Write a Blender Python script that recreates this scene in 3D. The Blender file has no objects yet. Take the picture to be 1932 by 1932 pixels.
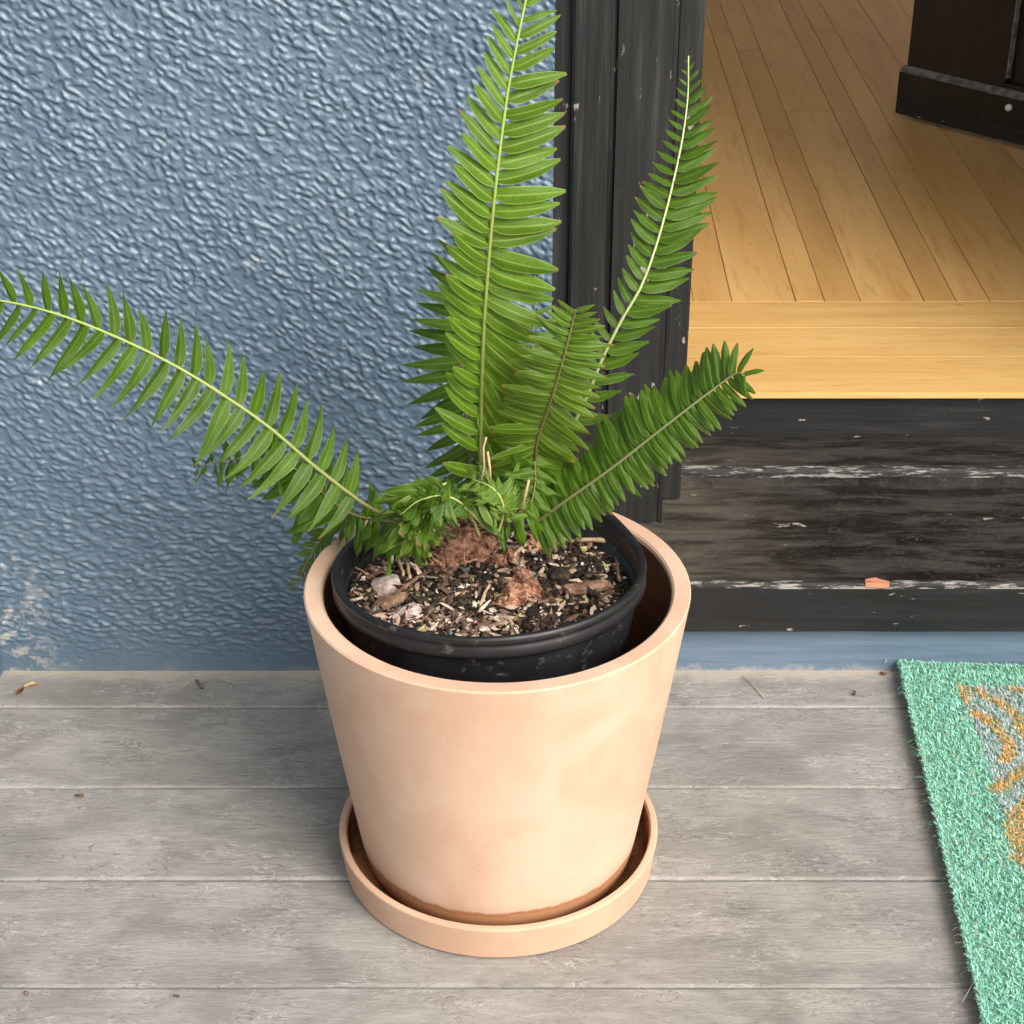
import bpy, bmesh, math, random
import numpy as np
from mathutils import Vector, Matrix, Euler, noise

random.seed(7)
rng = np.random.default_rng(7)
S = bpy.context.scene
COL = S.collection
R = math.radians

# ------------------------------------------------------------------ camera, sky, sun, exposure
FOC, PITCH, EYE = 3324.5, 0.5016, 1.1647        # focal length in px of a 1932 px wide picture, pitch down, eye height
cam = bpy.data.cameras.new('camera')
cam.sensor_width = 36; cam.sensor_fit = 'HORIZONTAL'; cam.lens = FOC / 1932 * 36
cam.clip_start = 0.02; cam.clip_end = 900
co = bpy.data.objects.new('camera', cam); COL.objects.link(co)
co.location = (0, 0, EYE); co.rotation_euler = (math.pi / 2 - PITCH, 0, 0)
S.camera = co

SUN_EL, SUN_AZ = 40, 140                         # azimuth clockwise from +Y (the house): front right
w = bpy.data.worlds.new('World'); S.world = w; w.use_nodes = True
nt = w.node_tree; nt.nodes.clear()
sky = nt.nodes.new('ShaderNodeTexSky'); sky.sky_type = 'NISHITA'; sky.sun_disc = False
sky.sun_elevation = R(SUN_EL); sky.sun_rotation = R(SUN_AZ)
sky.air_density = 1.0; sky.dust_density = 6.0; sky.ozone_density = 1.0
hs = nt.nodes.new('ShaderNodeHueSaturation'); hs.inputs['Saturation'].default_value = 0.35
bg = nt.nodes.new('ShaderNodeBackground'); bg.inputs['Strength'].default_value = 0.15
wo = nt.nodes.new('ShaderNodeOutputWorld')
nt.links.new(sky.outputs[0], hs.inputs['Color']); nt.links.new(hs.outputs[0], bg.inputs['Color'])
nt.links.new(bg.outputs[0], wo.inputs['Surface'])

sl = bpy.data.lights.new('sun', 'SUN'); sl.energy = 1.55; sl.angle = R(28); sl.color = (1.0, 0.95, 0.87)
so = bpy.data.objects.new('sun', sl); COL.objects.link(so)
so.rotation_euler = Euler((R(90 - SUN_EL), 0, R(180 - SUN_AZ)), 'XYZ')

S.view_settings.view_transform = 'Standard'; S.view_settings.look = 'None'
S.view_settings.gamma = 1; S.view_settings.use_curve_mapping = False
S.view_settings.exposure = 0.55
S.render.engine = 'CYCLES'

# ------------------------------------------------------------------ survey helpers: a point seen in the photo, on a known plane
_c, _s = math.cos(PITCH), math.sin(PITCH)
def ray(x, y):
    a = (x - 966) / FOC; b = -(y - 966) / FOC
    return Vector((a, _c + b * _s, -_s + b * _c))
def at_z(x, y, z):
    r = ray(x, y); return Vector((0, 0, EYE)) + r * ((z - EYE) / r.z)
def at_y(x, y, Y):
    r = ray(x, y); return Vector((0, 0, EYE)) + r * (Y / r.y)

# ------------------------------------------------------------------ object helpers
def tag(o, label=None, cat=None, group=None, kind=None):
    if label: o['label'] = label
    if cat: o['category'] = cat
    if group: o['group'] = group
    if kind: o['kind'] = kind
    return o
def link(name, me, parent=None):
    o = bpy.data.objects.new(name, me); COL.objects.link(o)
    if parent is not None: o.parent = parent
    return o
def empty(name, loc=(0, 0, 0), rot=(0, 0, 0)):
    o = bpy.data.objects.new(name, None); COL.objects.link(o)
    o.location = loc; o.rotation_euler = rot; o.empty_display_size = .05
    return o
def mesh(name, v, f, mat, smooth=False):
    me = bpy.data.meshes.new(name); me.from_pydata([tuple(p) for p in v], [], f); me.update()
    if mat is not None: me.materials.append(mat)
    if smooth: me.polygons.foreach_set('use_smooth', [True] * len(me.polygons))
    return me
class MB:
    """collects shapes, then becomes ONE mesh object"""
    def __init__(s): s.v = []; s.f = []; s.c = []; s.usec = False
    def add(s, v, f, c=None):
        n = len(s.v); s.v += [tuple(p) for p in v]; s.f += [tuple(i + n for i in q) for q in f]
        s.c += [c or (1, 1, 1)] * len(v)
        if c: s.usec = True
        return s
    def box(s, x0, x1, y0, y1, z0, z1, M=None, c=None):
        v = [Vector(p) for p in ((x0,y0,z0),(x1,y0,z0),(x1,y1,z0),(x0,y1,z0),(x0,y0,z1),(x1,y0,z1),(x1,y1,z1),(x0,y1,z1))]
        if M is not None: v = [M @ p for p in v]
        return s.add(v, [(0,3,2,1),(4,5,6,7),(0,1,5,4),(1,2,6,5),(2,3,7,6),(3,0,4,7)], c)
    def tube(s, pts, rad, n=6, c=None):
        pts = [Vector(p) for p in pts]; v = []; f = []
        if not hasattr(rad, '__len__'): rad = [rad] * len(pts)
        up = Vector((.13, .2, 1))
        for i, p in enumerate(pts):
            t = (pts[min(i+1, len(pts)-1)] - pts[max(i-1, 0)]).normalized()
            a = t.cross(up)
            if a.length < 1e-3: a = t.cross(Vector((1, 0, 0)))
            a.normalize(); b = t.cross(a)
            for k in range(n):
                q = 2 * math.pi * k / n
                v.append(p + a * math.cos(q) * rad[i] + b * math.sin(q) * rad[i])
        for i in range(len(pts) - 1):
            for k in range(n):
                k2 = (k + 1) % n
                f.append((i*n+k, i*n+k2, (i+1)*n+k2, (i+1)*n+k))
        f.append(tuple(range(n))[::-1]); f.append(tuple((len(pts)-1)*n + k for k in range(n)))
        return s.add(v, f, c)
    def build(s, name, mat, parent=None, smooth=False, bevel=0, seg=2):
        me = mesh(name, s.v, s.f, mat, smooth)
        if s.usec:
            a = me.color_attributes.new('tint', 'FLOAT_COLOR', 'POINT')
            a.data.foreach_set('color', np.hstack([np.array(s.c, dtype=np.float32), np.ones((len(s.c), 1), np.float32)]).ravel())
        o = link(name, me, parent)
        if bevel:
            b = o.modifiers.new('edge', 'BEVEL'); b.width = bevel; b.segments = seg; b.limit_method = 'ANGLE'; b.angle_limit = R(40)
        return o
def lathe(name, prof, mat, parent=None, n=128, wob=0, cap=None):
    v = []; f = []
    for (r, z) in prof:
        for k in range(n):
            q = 2 * math.pi * k / n
            d = 1 + wob * noise.noise(Vector((math.cos(q) * 1.3, math.sin(q) * 1.3, z * 6 + r * 9)))
            v.append((r * d * math.cos(q), r * d * math.sin(q), z))
    m = len(prof)
    for i in range(m - 1):
        for k in range(n):
            k2 = (k + 1) % n
            f.append((i*n+k, i*n+k2, (i+1)*n+k2, (i+1)*n+k))
    if cap == 'end': f.append(tuple((m-1)*n + k for k in range(n)))
    if cap == 'start': f.append(tuple(range(n))[::-1])
    o = link(name, mesh(name, v, f, mat, True), parent)
    return o
def sharp(o, ang=35):
    o.data.set_sharp_from_angle(angle=R(ang)); return o
def copy_child(o, parent):
    c = o.copy(); COL.objects.link(c); c.parent = parent; return c

# ------------------------------------------------------------------ material helpers
class G:
    def __init__(s, name, rough=.6, spec=.5):
        s.m = bpy.data.materials.new(name); s.m.use_nodes = True; s.t = s.m.node_tree
        s.b = s.t.nodes['Principled BSDF']; s.b.inputs['Roughness'].default_value = rough
        s.b.inputs['Specular IOR Level'].default_value = spec
        s.out = s.t.nodes['Material Output']
        s.tc = s.t.nodes.new('ShaderNodeTexCoord')
    def L(s, a, b): s.t.links.new(a, b)
    def n(s, ty, **kw):
        k = s.t.nodes.new(ty)
        for a, v in kw.items(): setattr(k, a, v)
        return k
    def map(s, scale=(1, 1, 1), rot=(0, 0, 0), loc=(0, 0, 0), src='Object'):
        k = s.n('ShaderNodeMapping'); k.inputs['Scale'].default_value = scale; k.inputs['Rotation'].default_value = rot
        k.inputs['Location'].default_value = loc; s.L(s.tc.outputs[src], k.inputs['Vector']); return k.outputs[0]
    def noise(s, scale=(1, 1, 1), sc=1.0, det=4, rough=.55, rot=(0, 0, 0), loc=(0, 0, 0), dist=0, src='Object'):
        k = s.n('ShaderNodeTexNoise'); k.inputs['Scale'].default_value = sc; k.inputs['Detail'].default_value = det
        k.inputs['Roughness'].default_value = rough; k.inputs['Distortion'].default_value = dist
        s.L(s.map(scale, rot, loc, src), k.inputs['Vector']); return k.outputs['Fac']
    def ramp(s, fac, lo, hi, a=0.0, b=1.0):
        k = s.n('ShaderNodeMapRange'); k.interpolation_type = 'SMOOTHSTEP'
        for nm, v in (('From Min', lo), ('From Max', hi), ('To Min', a), ('To Max', b)): k.inputs[nm].default_value = v
        s.L(fac, k.inputs['Value']); return k.outputs[0]
    def math(s, op, a, b=None):
        k = s.n('ShaderNodeMath', operation=op)
        for i, v in enumerate((a, b)):
            if v is None: continue
            if isinstance(v, (int, float)): k.inputs[i].default_value = v
            else: s.L(v, k.inputs[i])
        return k.outputs[0]
    def mix(s, fac, a, b, blend='MIX'):
        k = s.n('ShaderNodeMix', data_type='RGBA', blend_type=blend)
        for i, v in ((0, fac), (6, a), (7, b)):
            if isinstance(v, (int, float)): k.inputs[i].default_value = v
            elif isinstance(v, tuple): k.inputs[i].default_value = (*v, 1)
            else: s.L(v, k.inputs[i])
        return k.outputs[2]
    def xyz(s, src='Object'):
        k = s.n('ShaderNodeSeparateXYZ'); s.L(s.tc.outputs[src], k.inputs[0]); return k.outputs
    def rnd(s):
        k = s.n('ShaderNodeObjectInfo'); return k.outputs['Random']
    def col(s, c):
        if isinstance(c, tuple): s.b.inputs['Base Color'].default_value = (*c, 1)
        else: s.L(c, s.b.inputs['Base Color'])
    def rough(s, r): s.L(r, s.b.inputs['Roughness'])
    def bump(s, h, strength=.5, dist=.002, prev=None):
        k = s.n('ShaderNodeBump'); k.inputs['Strength'].default_value = strength; k.inputs['Distance'].default_value = dist
        s.L(h, k.inputs['Height'])
        if prev is not None: s.L(prev, k.inputs['Normal'])
        s.L(k.outputs[0], s.b.inputs['Normal']); return k.outputs[0]

# ---- stucco
g = G('blue_stucco_paint', .3, .6)
big = g.noise(sc=3.2, det=3); fine = g.noise(sc=260, det=3)
c = g.mix(g.ramp(big, .35, .65), (.088, .137, .190), (.108, .160, .213))
c = g.mix(g.math('MULTIPLY', g.ramp(g.noise(sc=38, det=5, rough=.7), .62, .72), .45), c, (.40, .40, .40))     # rubbed and chalky spots
z = g.xyz()
low = g.math('MULTIPLY', g.ramp(g.math('ADD', z[2], g.math('MULTIPLY', g.noise(sc=22, det=5), .09)),   .052, .028), .5)
c = g.mix(low, c, (.30, .28, .24))                                                                          # splash dirt at the foot
cor = g.math('MULTIPLY', g.ramp(z[0], -.50, -.60), g.ramp(g.noise(sc=42, det=5, rough=.7, loc=(3, 1, 2)), .50, .60))
cor = g.math('MULTIPLY', cor, g.ramp(z[2], .22, .12))
c = g.mix(g.math('MULTIPLY', cor, .8), c, (.42, .40, .36))                                                 # paint worn off by the corner
g.col(c); g.rough(g.ramp(fine, .3, .7, .32, .50))
g.bump(g.math('ADD', fine, g.math('MULTIPLY', g.noise(sc=110, det=4, rough=.6), 1.2)), .4, .0015)
M_STUCCO = g.m
g = G('blue_board_paint', .42)
st = g.noise((2, 40, 40), 4, 4)
c = g.mix(g.ramp(st, .3, .7), (.105, .155, .215), (.14, .195, .26))
z = g.xyz()
c = g.mix(g.math('MULTIPLY', g.ramp(g.math('ADD', z[2], g.math('MULTIPLY', g.noise((1, 1, 1), 45, 6, .75), .05)), .034, .022), .6), c, (.40, .37, .32))
c = g.mix(g.ramp(g.noise((.5, 3, 3), 25, 5, .7), .68, .72), c, (.30, .35, .40))
g.col(c); g.bump(st, .3, .002)
M_BLUEBOARD = g.m
# ---- grey deck paint
g = G('grey_deck_paint', .55)
rv = g.rnd()
def gl(k):  # a grain that differs per plank
    m = g.n('ShaderNodeMapping'); m.inputs['Scale'].default_value = k; g.L(g.tc.outputs['Object'], m.inputs[0])
    cb = g.n('ShaderNodeCombineXYZ'); g.L(g.math('MULTIPLY', rv, 37.0), cb.inputs[0]); g.L(g.math('MULTIPLY', rv, 11.0), cb.inputs[1])
    g.L(cb.outputs[0], m.inputs['Location']); return m.outputs[0]
def nz(vec, sc, det, ro, di=0):
    k = g.n('ShaderNodeTexNoise'); k.inputs['Scale'].default_value = sc; k.inputs['Detail'].default_value = det
    k.inputs['Roughness'].default_value = ro; k.inputs['Distortion'].default_value = di; g.L(vec, k.inputs[0]); return k.outputs['Fac']
grain = nz(gl((1, 5.5, 5.5)), 15, 6, .68, 1.1)
blot = nz(gl((1, 1.7, 2)), 9, 5, .65, .6)
scuff = nz(gl((1, 3.5, 3)), 60, 5, .7, .8)
c = g.mix(g.ramp(blot, .3, .7), (.215, .203, .183), (.335, .318, .290))
c = g.mix(g.math('MULTIPLY', g.ramp(grain, .54, .74), .30), c, (.43, .41, .385))
c = g.mix(g.math('MULTIPLY', g.ramp(grain, .44, .28), .26), c, (.15, .14, .13))
c = g.mix(g.math('MULTIPLY', g.ramp(scuff, .58, .68), .40), c, (.16, .135, .105))
c = g.mix(g.math('MULTIPLY', g.ramp(nz(gl((1, 2.2, 3)), 120, 4, .7, .6), .57, .67), .5), c, (.14, .125, .105))
c = g.mix(g.math('MULTIPLY', g.ramp(nz(gl((1, 3.0, 3)), 85, 4, .7, .8), .58, .70), .45), c, (.47, .45, .42))
c = g.mix(g.math('MULTIPLY', g.ramp(nz(gl((1, 1.6, 1)), 95, 2, .5), .74, .78), .8), c, (.045, .035, .028))
c = g.mix(g.math('MULTIPLY', g.ramp(nz(gl((1.3, 1.6, 1)), 110, 2, .5), .75, .78), .8), c, (.62, .58, .52))
rg = g.math('ABSOLUTE', g.math('SUBTRACT', nz(gl((1, 2.4, 2)), 17, 4, .6, 1.4), .5))
msk = g.ramp(nz(gl((1, 1.5, 1)), 11, 3, .5), .44, .56)
c = g.mix(g.math('MULTIPLY', g.math('MULTIPLY', g.ramp(rg, .012, .003), msk), .62), c, (.11, .10, .088))        # edges of flaked coats
rg2 = g.math('ABSOLUTE', g.math('SUBTRACT', nz(gl((1, 2.8, 2)), 24, 4, .6, 1.0), .47))
c = g.mix(g.math('MULTIPLY', g.math('MULTIPLY', g.ramp(rg2, .012, .003), msk), .6), c, (.54, .52, .48))
p = g.xyz()
edge = g.ramp(g.math('ADD', p[1], g.math('MULTIPLY', g.noise((1, 1, 1), 26, 5, .7), .06)), 1.735, 1.765)
c = g.mix(g.math('MULTIPLY', edge, .75), c, (.47, .40, .32))                                            # bare wood by the wall
g.col(c); g.rough(g.ramp(blot, .3, .7, .42, .62))
h = g.math('ADD', g.math('MULTIPLY', grain, 1.0), g.math('MULTIPLY', scuff, .5))
g.bump(h, .42, .004)
M_DECK = g.m
# ---- terracotta
def terracotta(name, a, b, stain_z, wet=None):
    g = G(name, .72, .35)
    n1 = g.noise(sc=9, det=4, rough=.6, dist=.6); n2 = g.noise((1, 1, 2.4), 30, 5, .7)
    c = g.mix(g.ramp(n1, .32, .66), a, b)
    c = g.mix(g.math('MULTIPLY', g.ramp(n2, .55, .75), .16), c, (.50, .27, .16))
    c = g.mix(g.math('MULTIPLY', g.ramp(g.noise((1, 1, .35), 70, 5, .75), .60, .72), .22), c, (.74, .60, .46))
    c = g.mix(g.math('MULTIPLY', g.ramp(g.noise(sc=150, det=3), .72, .77), .5), c, (.28, .15, .09))
    z = g.xyz()
    if stain_z:
        wv = g.math('ADD', z[2], g.math('MULTIPLY', g.noise(sc=20, det=6, rough=.72), -.020))
        s1 = g.ramp(wv, stain_z + .003, stain_z - .001)
        c = g.mix(g.math('MULTIPLY', s1, .75), c, (.43, .17, .05))
        band = g.math('MULTIPLY', g.ramp(wv, stain_z - .004, stain_z), g.ramp(wv, stain_z + .004, stain_z))
        c = g.mix(g.math('MULTIPLY', band, .6), c, (.33, .12, .03))                                   # tide line
    g.col(c); g.bump(g.noise(sc=420, det=3), .12, .0008); return g.m
M_POT = terracotta('pale_terracotta', (.585, .368, .255), (.650, .452, .325), .017)
M_SAUCER = terracotta('saucer_terracotta', (.54, .335, .225), (.59, .395, .275), 0)
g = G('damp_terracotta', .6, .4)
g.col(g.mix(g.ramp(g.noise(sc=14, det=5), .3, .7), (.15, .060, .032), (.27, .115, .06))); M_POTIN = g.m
g = G('stained_saucer', .5, .4)
g.col(g.mix(g.ramp(g.noise(sc=30, det=5), .35, .65), (.10, .035, .012), (.30, .14, .06))); M_SAUCERIN = g.m
# ---- black plastic nursery pot
g = G('black_plastic', .38, .5)
d = g.ramp(g.noise((1, 1, 1.4), 55, 6, .72), .57, .72)
c = g.mix(g.math('MULTIPLY', d, .55), (.010, .010, .011), (.16, .15, .14)); g.col(c)
g.rough(g.ramp(g.noise(sc=18, det=4), .3, .7, .28, .55)); g.bump(g.noise((1, 1, .3), 60, 3), .15, .001)
M_PLASTIC = g.m
# ---- black paint on the door frame and sill
def black_paint(name, sc, base, worn, wear, ro=.42, chips=.70, bump=.5):
    g = G(name, ro, .5)
    st = g.noise(sc, 1, 5, .65, dist=.3); sp = g.noise(tuple(v * .5 + 22 for v in sc), 1.2, 4, .6)
    c = g.mix(g.math('MULTIPLY', g.ramp(st, .54, .76), wear), base, worn)
    c = g.mix(g.math('MULTIPLY', g.ramp(sp, chips, chips + .05), .8), c, (.42, .38, .36))
    g.col(c); g.rough(g.ramp(st, .3, .7, ro - .1, ro + .16)); g.bump(st, bump, .002); return g
g = black_paint('black_casing_paint', (95, 95, 4), (.015, .0145, .014), (.070, .066, .062), .45, chips=.645); M_BLACKV = g.m
g = black_paint('black_riser_paint', (6, 80, 80), (.009, .0085, .0085), (.060, .056, .052), .4, .55, .67); M_BLACKH = g.m
g = G('worn_sill_paint', .5, .45)
n1 = g.noise((.55, 3.0, 1), 17, 6, .66, dist=.5); n2 = g.noise(sc=5, det=3); p = g.xyz()
left = g.ramp(g.math('ADD', p[0], g.math('MULTIPLY', n2, .35)), .60, .34)
c = g.mix(g.ramp(n1, .40, .62), (.007, .0065, .006), (.034, .031, .027))
c = g.mix(g.math('MULTIPLY', g.math('MULTIPLY', left, g.ramp(n1, .25, .62)), .75), c, (.105, .090, .068))
rd = g.math('ABSOLUTE', g.math('SUBTRACT', g.noise((1, 1.8, 1), 26, 4, .6, dist=2.2), .5))
c = g.mix(g.math('MULTIPLY', g.ramp(rd, .014, .003), .30), c, (.15, .13, .11))
rd2 = g.math('ABSOLUTE', g.math('SUBTRACT', g.noise((1, 2.4, 1), 48, 4, .6, loc=(4, 2, 1), dist=1.5), .47))
c = g.mix(g.math('MULTIPLY', g.ramp(rd2, .014, .002), .6), c, (.004, .004, .004))
c = g.mix(g.math('MULTIPLY', g.ramp(g.noise((.8, 2, 2), 48, 5, .65), .67, .71), .7), c, (.45, .38, .33))
g.col(c); g.rough(g.ramp(n1, .3, .7, .36, .62)); g.bump(n1, .45, .003); M_SILL = g.m
g = G('rubbed_edge_paint', .6, .3)
n1 = g.noise((5, 30, 30), 5, 6, .75)
g.col(g.mix(g.ramp(n1, .50, .62), (.022, .020, .019), (.30, .28, .26))); g.bump(n1, .5, .003); M_EDGE = g.m
g = G('bare_wood_scar', .7, .2)
g.col(g.mix(g.ramp(g.noise((30, 200, 30), 1, 4), .35, .65), (.33, .115, .05), (.50, .23, .135))); M_SCAR = g.m
g = G('black_door_paint', .34, .5)
g.col(g.mix(g.ramp(g.noise((30, 30, 3), 1, 4), .4, .7), (.010, .0085, .008), (.020, .017, .015))); M_DOOR = g.m
g = G('grey_door_highlight', .5, .4)
g.col(g.mix(g.ramp(g.noise(sc=60, det=5), .35, .65), (.10, .092, .085), (.24, .225, .205))); M_DOORGLINT = g.m  # lighter grey that paints highlights onto the black door
g = G('white_plastic', .4); g.col((.8, .76, .72)); M_WHITE = g.m
# ---- oak
def oak(name, sc, a, b, dark, ro=.44):
    g = G(name, ro, .45); rv = g.rnd()
    m = g.n('ShaderNodeMapping'); m.inputs['Scale'].default_value = sc; g.L(g.tc.outputs['Object'], m.inputs[0])
    cb = g.n('ShaderNodeCombineXYZ')
    for i, q in enumerate((53.0, 31.0, 17.0)): g.L(g.math('MULTIPLY', rv, q), cb.inputs[i])
    g.L(cb.outputs[0], m.inputs['Location'])
    def nn(s, de, ro_, di=0):
        k = g.n('ShaderNodeTexNoise'); k.inputs['Scale'].default_value = s; k.inputs['Detail'].default_value = de
        k.inputs['Roughness'].default_value = ro_; k.inputs['Distortion'].default_value = di; g.L(m.outputs[0], k.inputs[0]); return k.outputs['Fac']
    big = nn(.6, 3, .5, .8); gr = nn(5, 5, .7, .3)
    c = g.mix(g.ramp(big, .3, .7), a, b)
    c = g.mix(g.math('MULTIPLY', g.ramp(gr, .48, .70), .55), c, dark)
    c = g.mix(g.math('MULTIPLY', rv, .30), c, tuple(v * .62 for v in a))
    sp = g.noise(sc=46, det=3, rough=.5); c = g.mix(g.math('MULTIPLY', g.ramp(sp, .73, .76), .7), c, (.12, .05, .015))
    g.col(c); g.bump(gr, .12, .001); return g.m
M_OAK = oak('varnished_oak', (14, 1.6, 14), (.60, .335, .110), (.70, .425, .160), (.42, .20, .055))
M_OAKX = oak('oak_threshold', (2.2, 26, 26), (.60, .35, .115), (.70, .44, .165), (.42, .22, .06), .42)
# ---- plaster indoors, ground
g = G('indoor_plaster', .8); g.col((.82, .78, .70)); M_PLASTER = g.m
g = G('garden_ground', .9); g.col(g.mix(g.ramp(g.noise(sc=3, det=5), .3, .7), (.07, .075, .04), (.13, .12, .08))); M_GROUND = g.m
# ---- fern
def leafmat(name, base, light, edge, transl=.3):
    g = G(name, .40, .32)
    uv = g.xyz('UV'); rv = g.rnd()
    across = g.math('ABSOLUTE', g.math('SUBTRACT', uv[1], .5))
    c = g.mix(g.ramp(g.noise(sc=28, det=3), .3, .7), base, light)
    c = g.mix(g.math('MULTIPLY', rv, .5), c, tuple(v * .55 for v in base))
    vein = g.n('ShaderNodeTexWave', wave_type='BANDS', bands_direction='X')
    mp = g.n('ShaderNodeMapping'); mp.inputs['Scale'].default_value = (5, 5, 1); mp.inputs['Rotation'].default_value = (0, 0, .5)
    g.L(g.tc.outputs['UV'], mp.inputs[0]); g.L(mp.outputs[0], vein.inputs[0]); vein.inputs['Scale'].default_value = 2.0; vein.inputs['Distortion'].default_value = 1.0
    c = g.mix(g.math('MULTIPLY', g.ramp(across, .06, .02), .45), c, edge)                 # midrib
    c = g.mix(g.math('MULTIPLY', g.ramp(across, .40, .50), .55), c, edge)                 # pale margin: the gleam along the leaflet edge painted into the colour
    c = g.mix(g.math('MULTIPLY', g.ramp(g.math('ADD', uv[0], g.math('MULTIPLY', rv, .16)), 1.03, 1.12), .8), c, (.22, .12, .035))   # some scorched tips
    g.col(c); g.bump(g.math('ADD', vein.outputs['Fac'], g.ramp(across, .0, .10)), .25, .0012)
    tr = g.n('ShaderNodeBsdfTranslucent'); g.L(g.mix(.5, c, tuple(min(1, v * 1.6) for v in edge)), tr.inputs[0])
    mx = g.n('ShaderNodeMixShader'); mx.inputs[0].default_value = transl
    g.L(g.b.outputs[0], mx.inputs[1]); g.L(tr.outputs[0], mx.inputs[2]); g.L(mx.outputs[0], g.out.inputs[0]); return g.m
M_LEAF = [leafmat('fern_green', (.046, .112, .003), (.084, .172, .005), (.21, .31, .05), .26),
          leafmat('fern_bright_green', (.074, .170, .005), (.135, .258, .010), (.42, .50, .10), .3),
          leafmat('fern_deep_green', (.034, .095, .004), (.058, .140, .007), (.15, .25, .045), .25),
          leafmat('fern_limp_green', (.070, .148, .007), (.125, .220, .016), (.34, .43, .13), .28)]
g = G('fern_stalk', .45)
at = g.n('ShaderNodeAttribute'); at.attribute_name = 'tint'; g.col(at.outputs['Color']); M_STALK = g.m
g = G('tinted_bits', .8, .3)
at = g.n('ShaderNodeAttribute'); at.attribute_name = 'tint'
g.col(g.mix(g.math('MULTIPLY', g.ramp(g.noise(sc=300, det=3), .4, .7), .4), at.outputs['Color'], (.03, .02, .012))); M_BITS = g.m
g = G('coir_fibre', .9, .08)
at = g.n('ShaderNodeAttribute'); at.attribute_name = 'tint'; g.col(at.outputs['Color']); M_COIR = g.m
g = G('mat_backing', .8, .2); g.col((.12, .32, .23)); M_MATBACK = g.m
g = G('wet_soil', .8, .3)
sn = g.noise(sc=160, det=4); g.col(g.mix(g.ramp(sn, .35, .7), (.012, .009, .006), (.06, .04, .025))); g.bump(sn, .9, .004); M_SOIL = g.m
g = G('bark', .8, .25)
bn = g.noise((1, 1, 1), 120, 5, .7); g.col(g.mix(g.ramp(bn, .35, .68), (.10, .052, .032), (.30, .185, .125))); g.bump(bn, .8, .003); M_BARK = g.m
g = G('pale_bark', .8, .25)
bn = g.noise((1, 3, 1), 90, 5, .7); g.col(g.mix(g.ramp(bn, .35, .68), (.30, .20, .16), (.62, .54, .50))); g.bump(bn, .8, .003); M_BARKPALE = g.m
g = G('straw', .7, .3); bn = g.noise(sc=150, det=4); g.col(g.mix(bn, (.34, .20, .10), (.66, .50, .33))); M_STRAW = g.m
g = G('rusty_root', .85, .2)
bn = g.noise(sc=95, det=6, rough=.78); g.col(g.mix(g.ramp(bn, .36, .64), (.095, .034, .017), (.56, .30, .19))); g.bump(bn, .8, .003); M_ROOT = g.m
g = G('dry_seed', .6); g.col((.16, .05, .018)); M_SEED = g.m
g = G('dry_wing', .6); g.col((.55, .36, .15)); M_WING = g.m

# ------------------------------------------------------------------ main measures of the place
YW = 1.7346                                     # face of the stucco wall
YS = YW - .015                                  # front of the door sill
Z_SB, Z_ST = .0655, .1290                       # sill face bottom and top
YC, ZC = 1.842, .139                            # face of the casing, and its foot on the sill
Y1 = 1.925; Z1a = at_y(1600, 912, Y1).z; Z1b = at_y(1600, 886, Y1).z       # step behind the sill
Y2 = at_z(1600, 826, Z1b).y                     # riser
YN = Y2 - .014; Z3 = at_y(1600, 741, YN).z; ZNb = at_y(1600, 752, YN).z  # oak nosing
YT = at_z(1600, 568, Z3).y                      # end of the threshold boards

# ------------------------------------------------------------------ ground, porch floor
me = mesh('ground', [(-400, -400, -.55), (400, -400, -.55), (400, 400, -.55), (-400, 400, -.55)], [(0, 1, 2, 3)], M_GROUND)
tag(link('ground', me), kind='structure')
deck = tag(empty('porch_floor', (0, 1.0, 0)), kind='structure')
PW, Y0 = .1487, 1.6604
edges = [YW + .012] + [Y0 - k * PW for k in range(20)]
for i in range(len(edges) - 1):
    a, b = edges[i + 1], edges[i]
    dz = random.uniform(-.0006, .0006)
    n = 60; v = []; f = []
    gp = .0011
    xs = np.linspace(-1.9, 2.2, n)
    for x in xs:                                 # a cross-section with eased, slightly wandering edges
        wa = .0011 * noise.noise(Vector((x * 9, i * 7.1, 0))) ; wb = .0011 * noise.noise(Vector((x * 9, i * 7.1 + 7.1, 0)))
        y0, y1 = a + gp + wa, b - gp + wb
        for (yy, zz) in ((y0, -.028), (y0, -.0022), (y0 + .0009, -.0007), (y0 + .003, 0), (y1 - .003, 0), (y1 - .0009, -.0007), (y1, -.0022), (y1, -.028)):
            v.append((x, yy - 1.0, zz + dz + .0005 * noise.noise(Vector((x * 5, yy * 20, 3)))))
    for k in range(n - 1):
        for q in range(8):
            q2 = (q + 1) % 8; f.append((k*8+q, k*8+q2, (k+1)*8+q2, (k+1)*8+q)[::-1])
    v = [(p[0], p[1] + 1.0, p[2]) for p in v]
    o = link('deck_plank', mesh('deck_plank', v, f, M_DECK), deck); o.matrix_parent_inverse = Matrix.Translation((0, -1.0, 0))
jb = MB(); jb.box(-1.9, 2.2, -1.2, YW + .2, -.10, -.030); jb.build('joist_bed', M_GROUND, deck).matrix_parent_inverse = Matrix.Translation((0, -1.0, 0))

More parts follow.
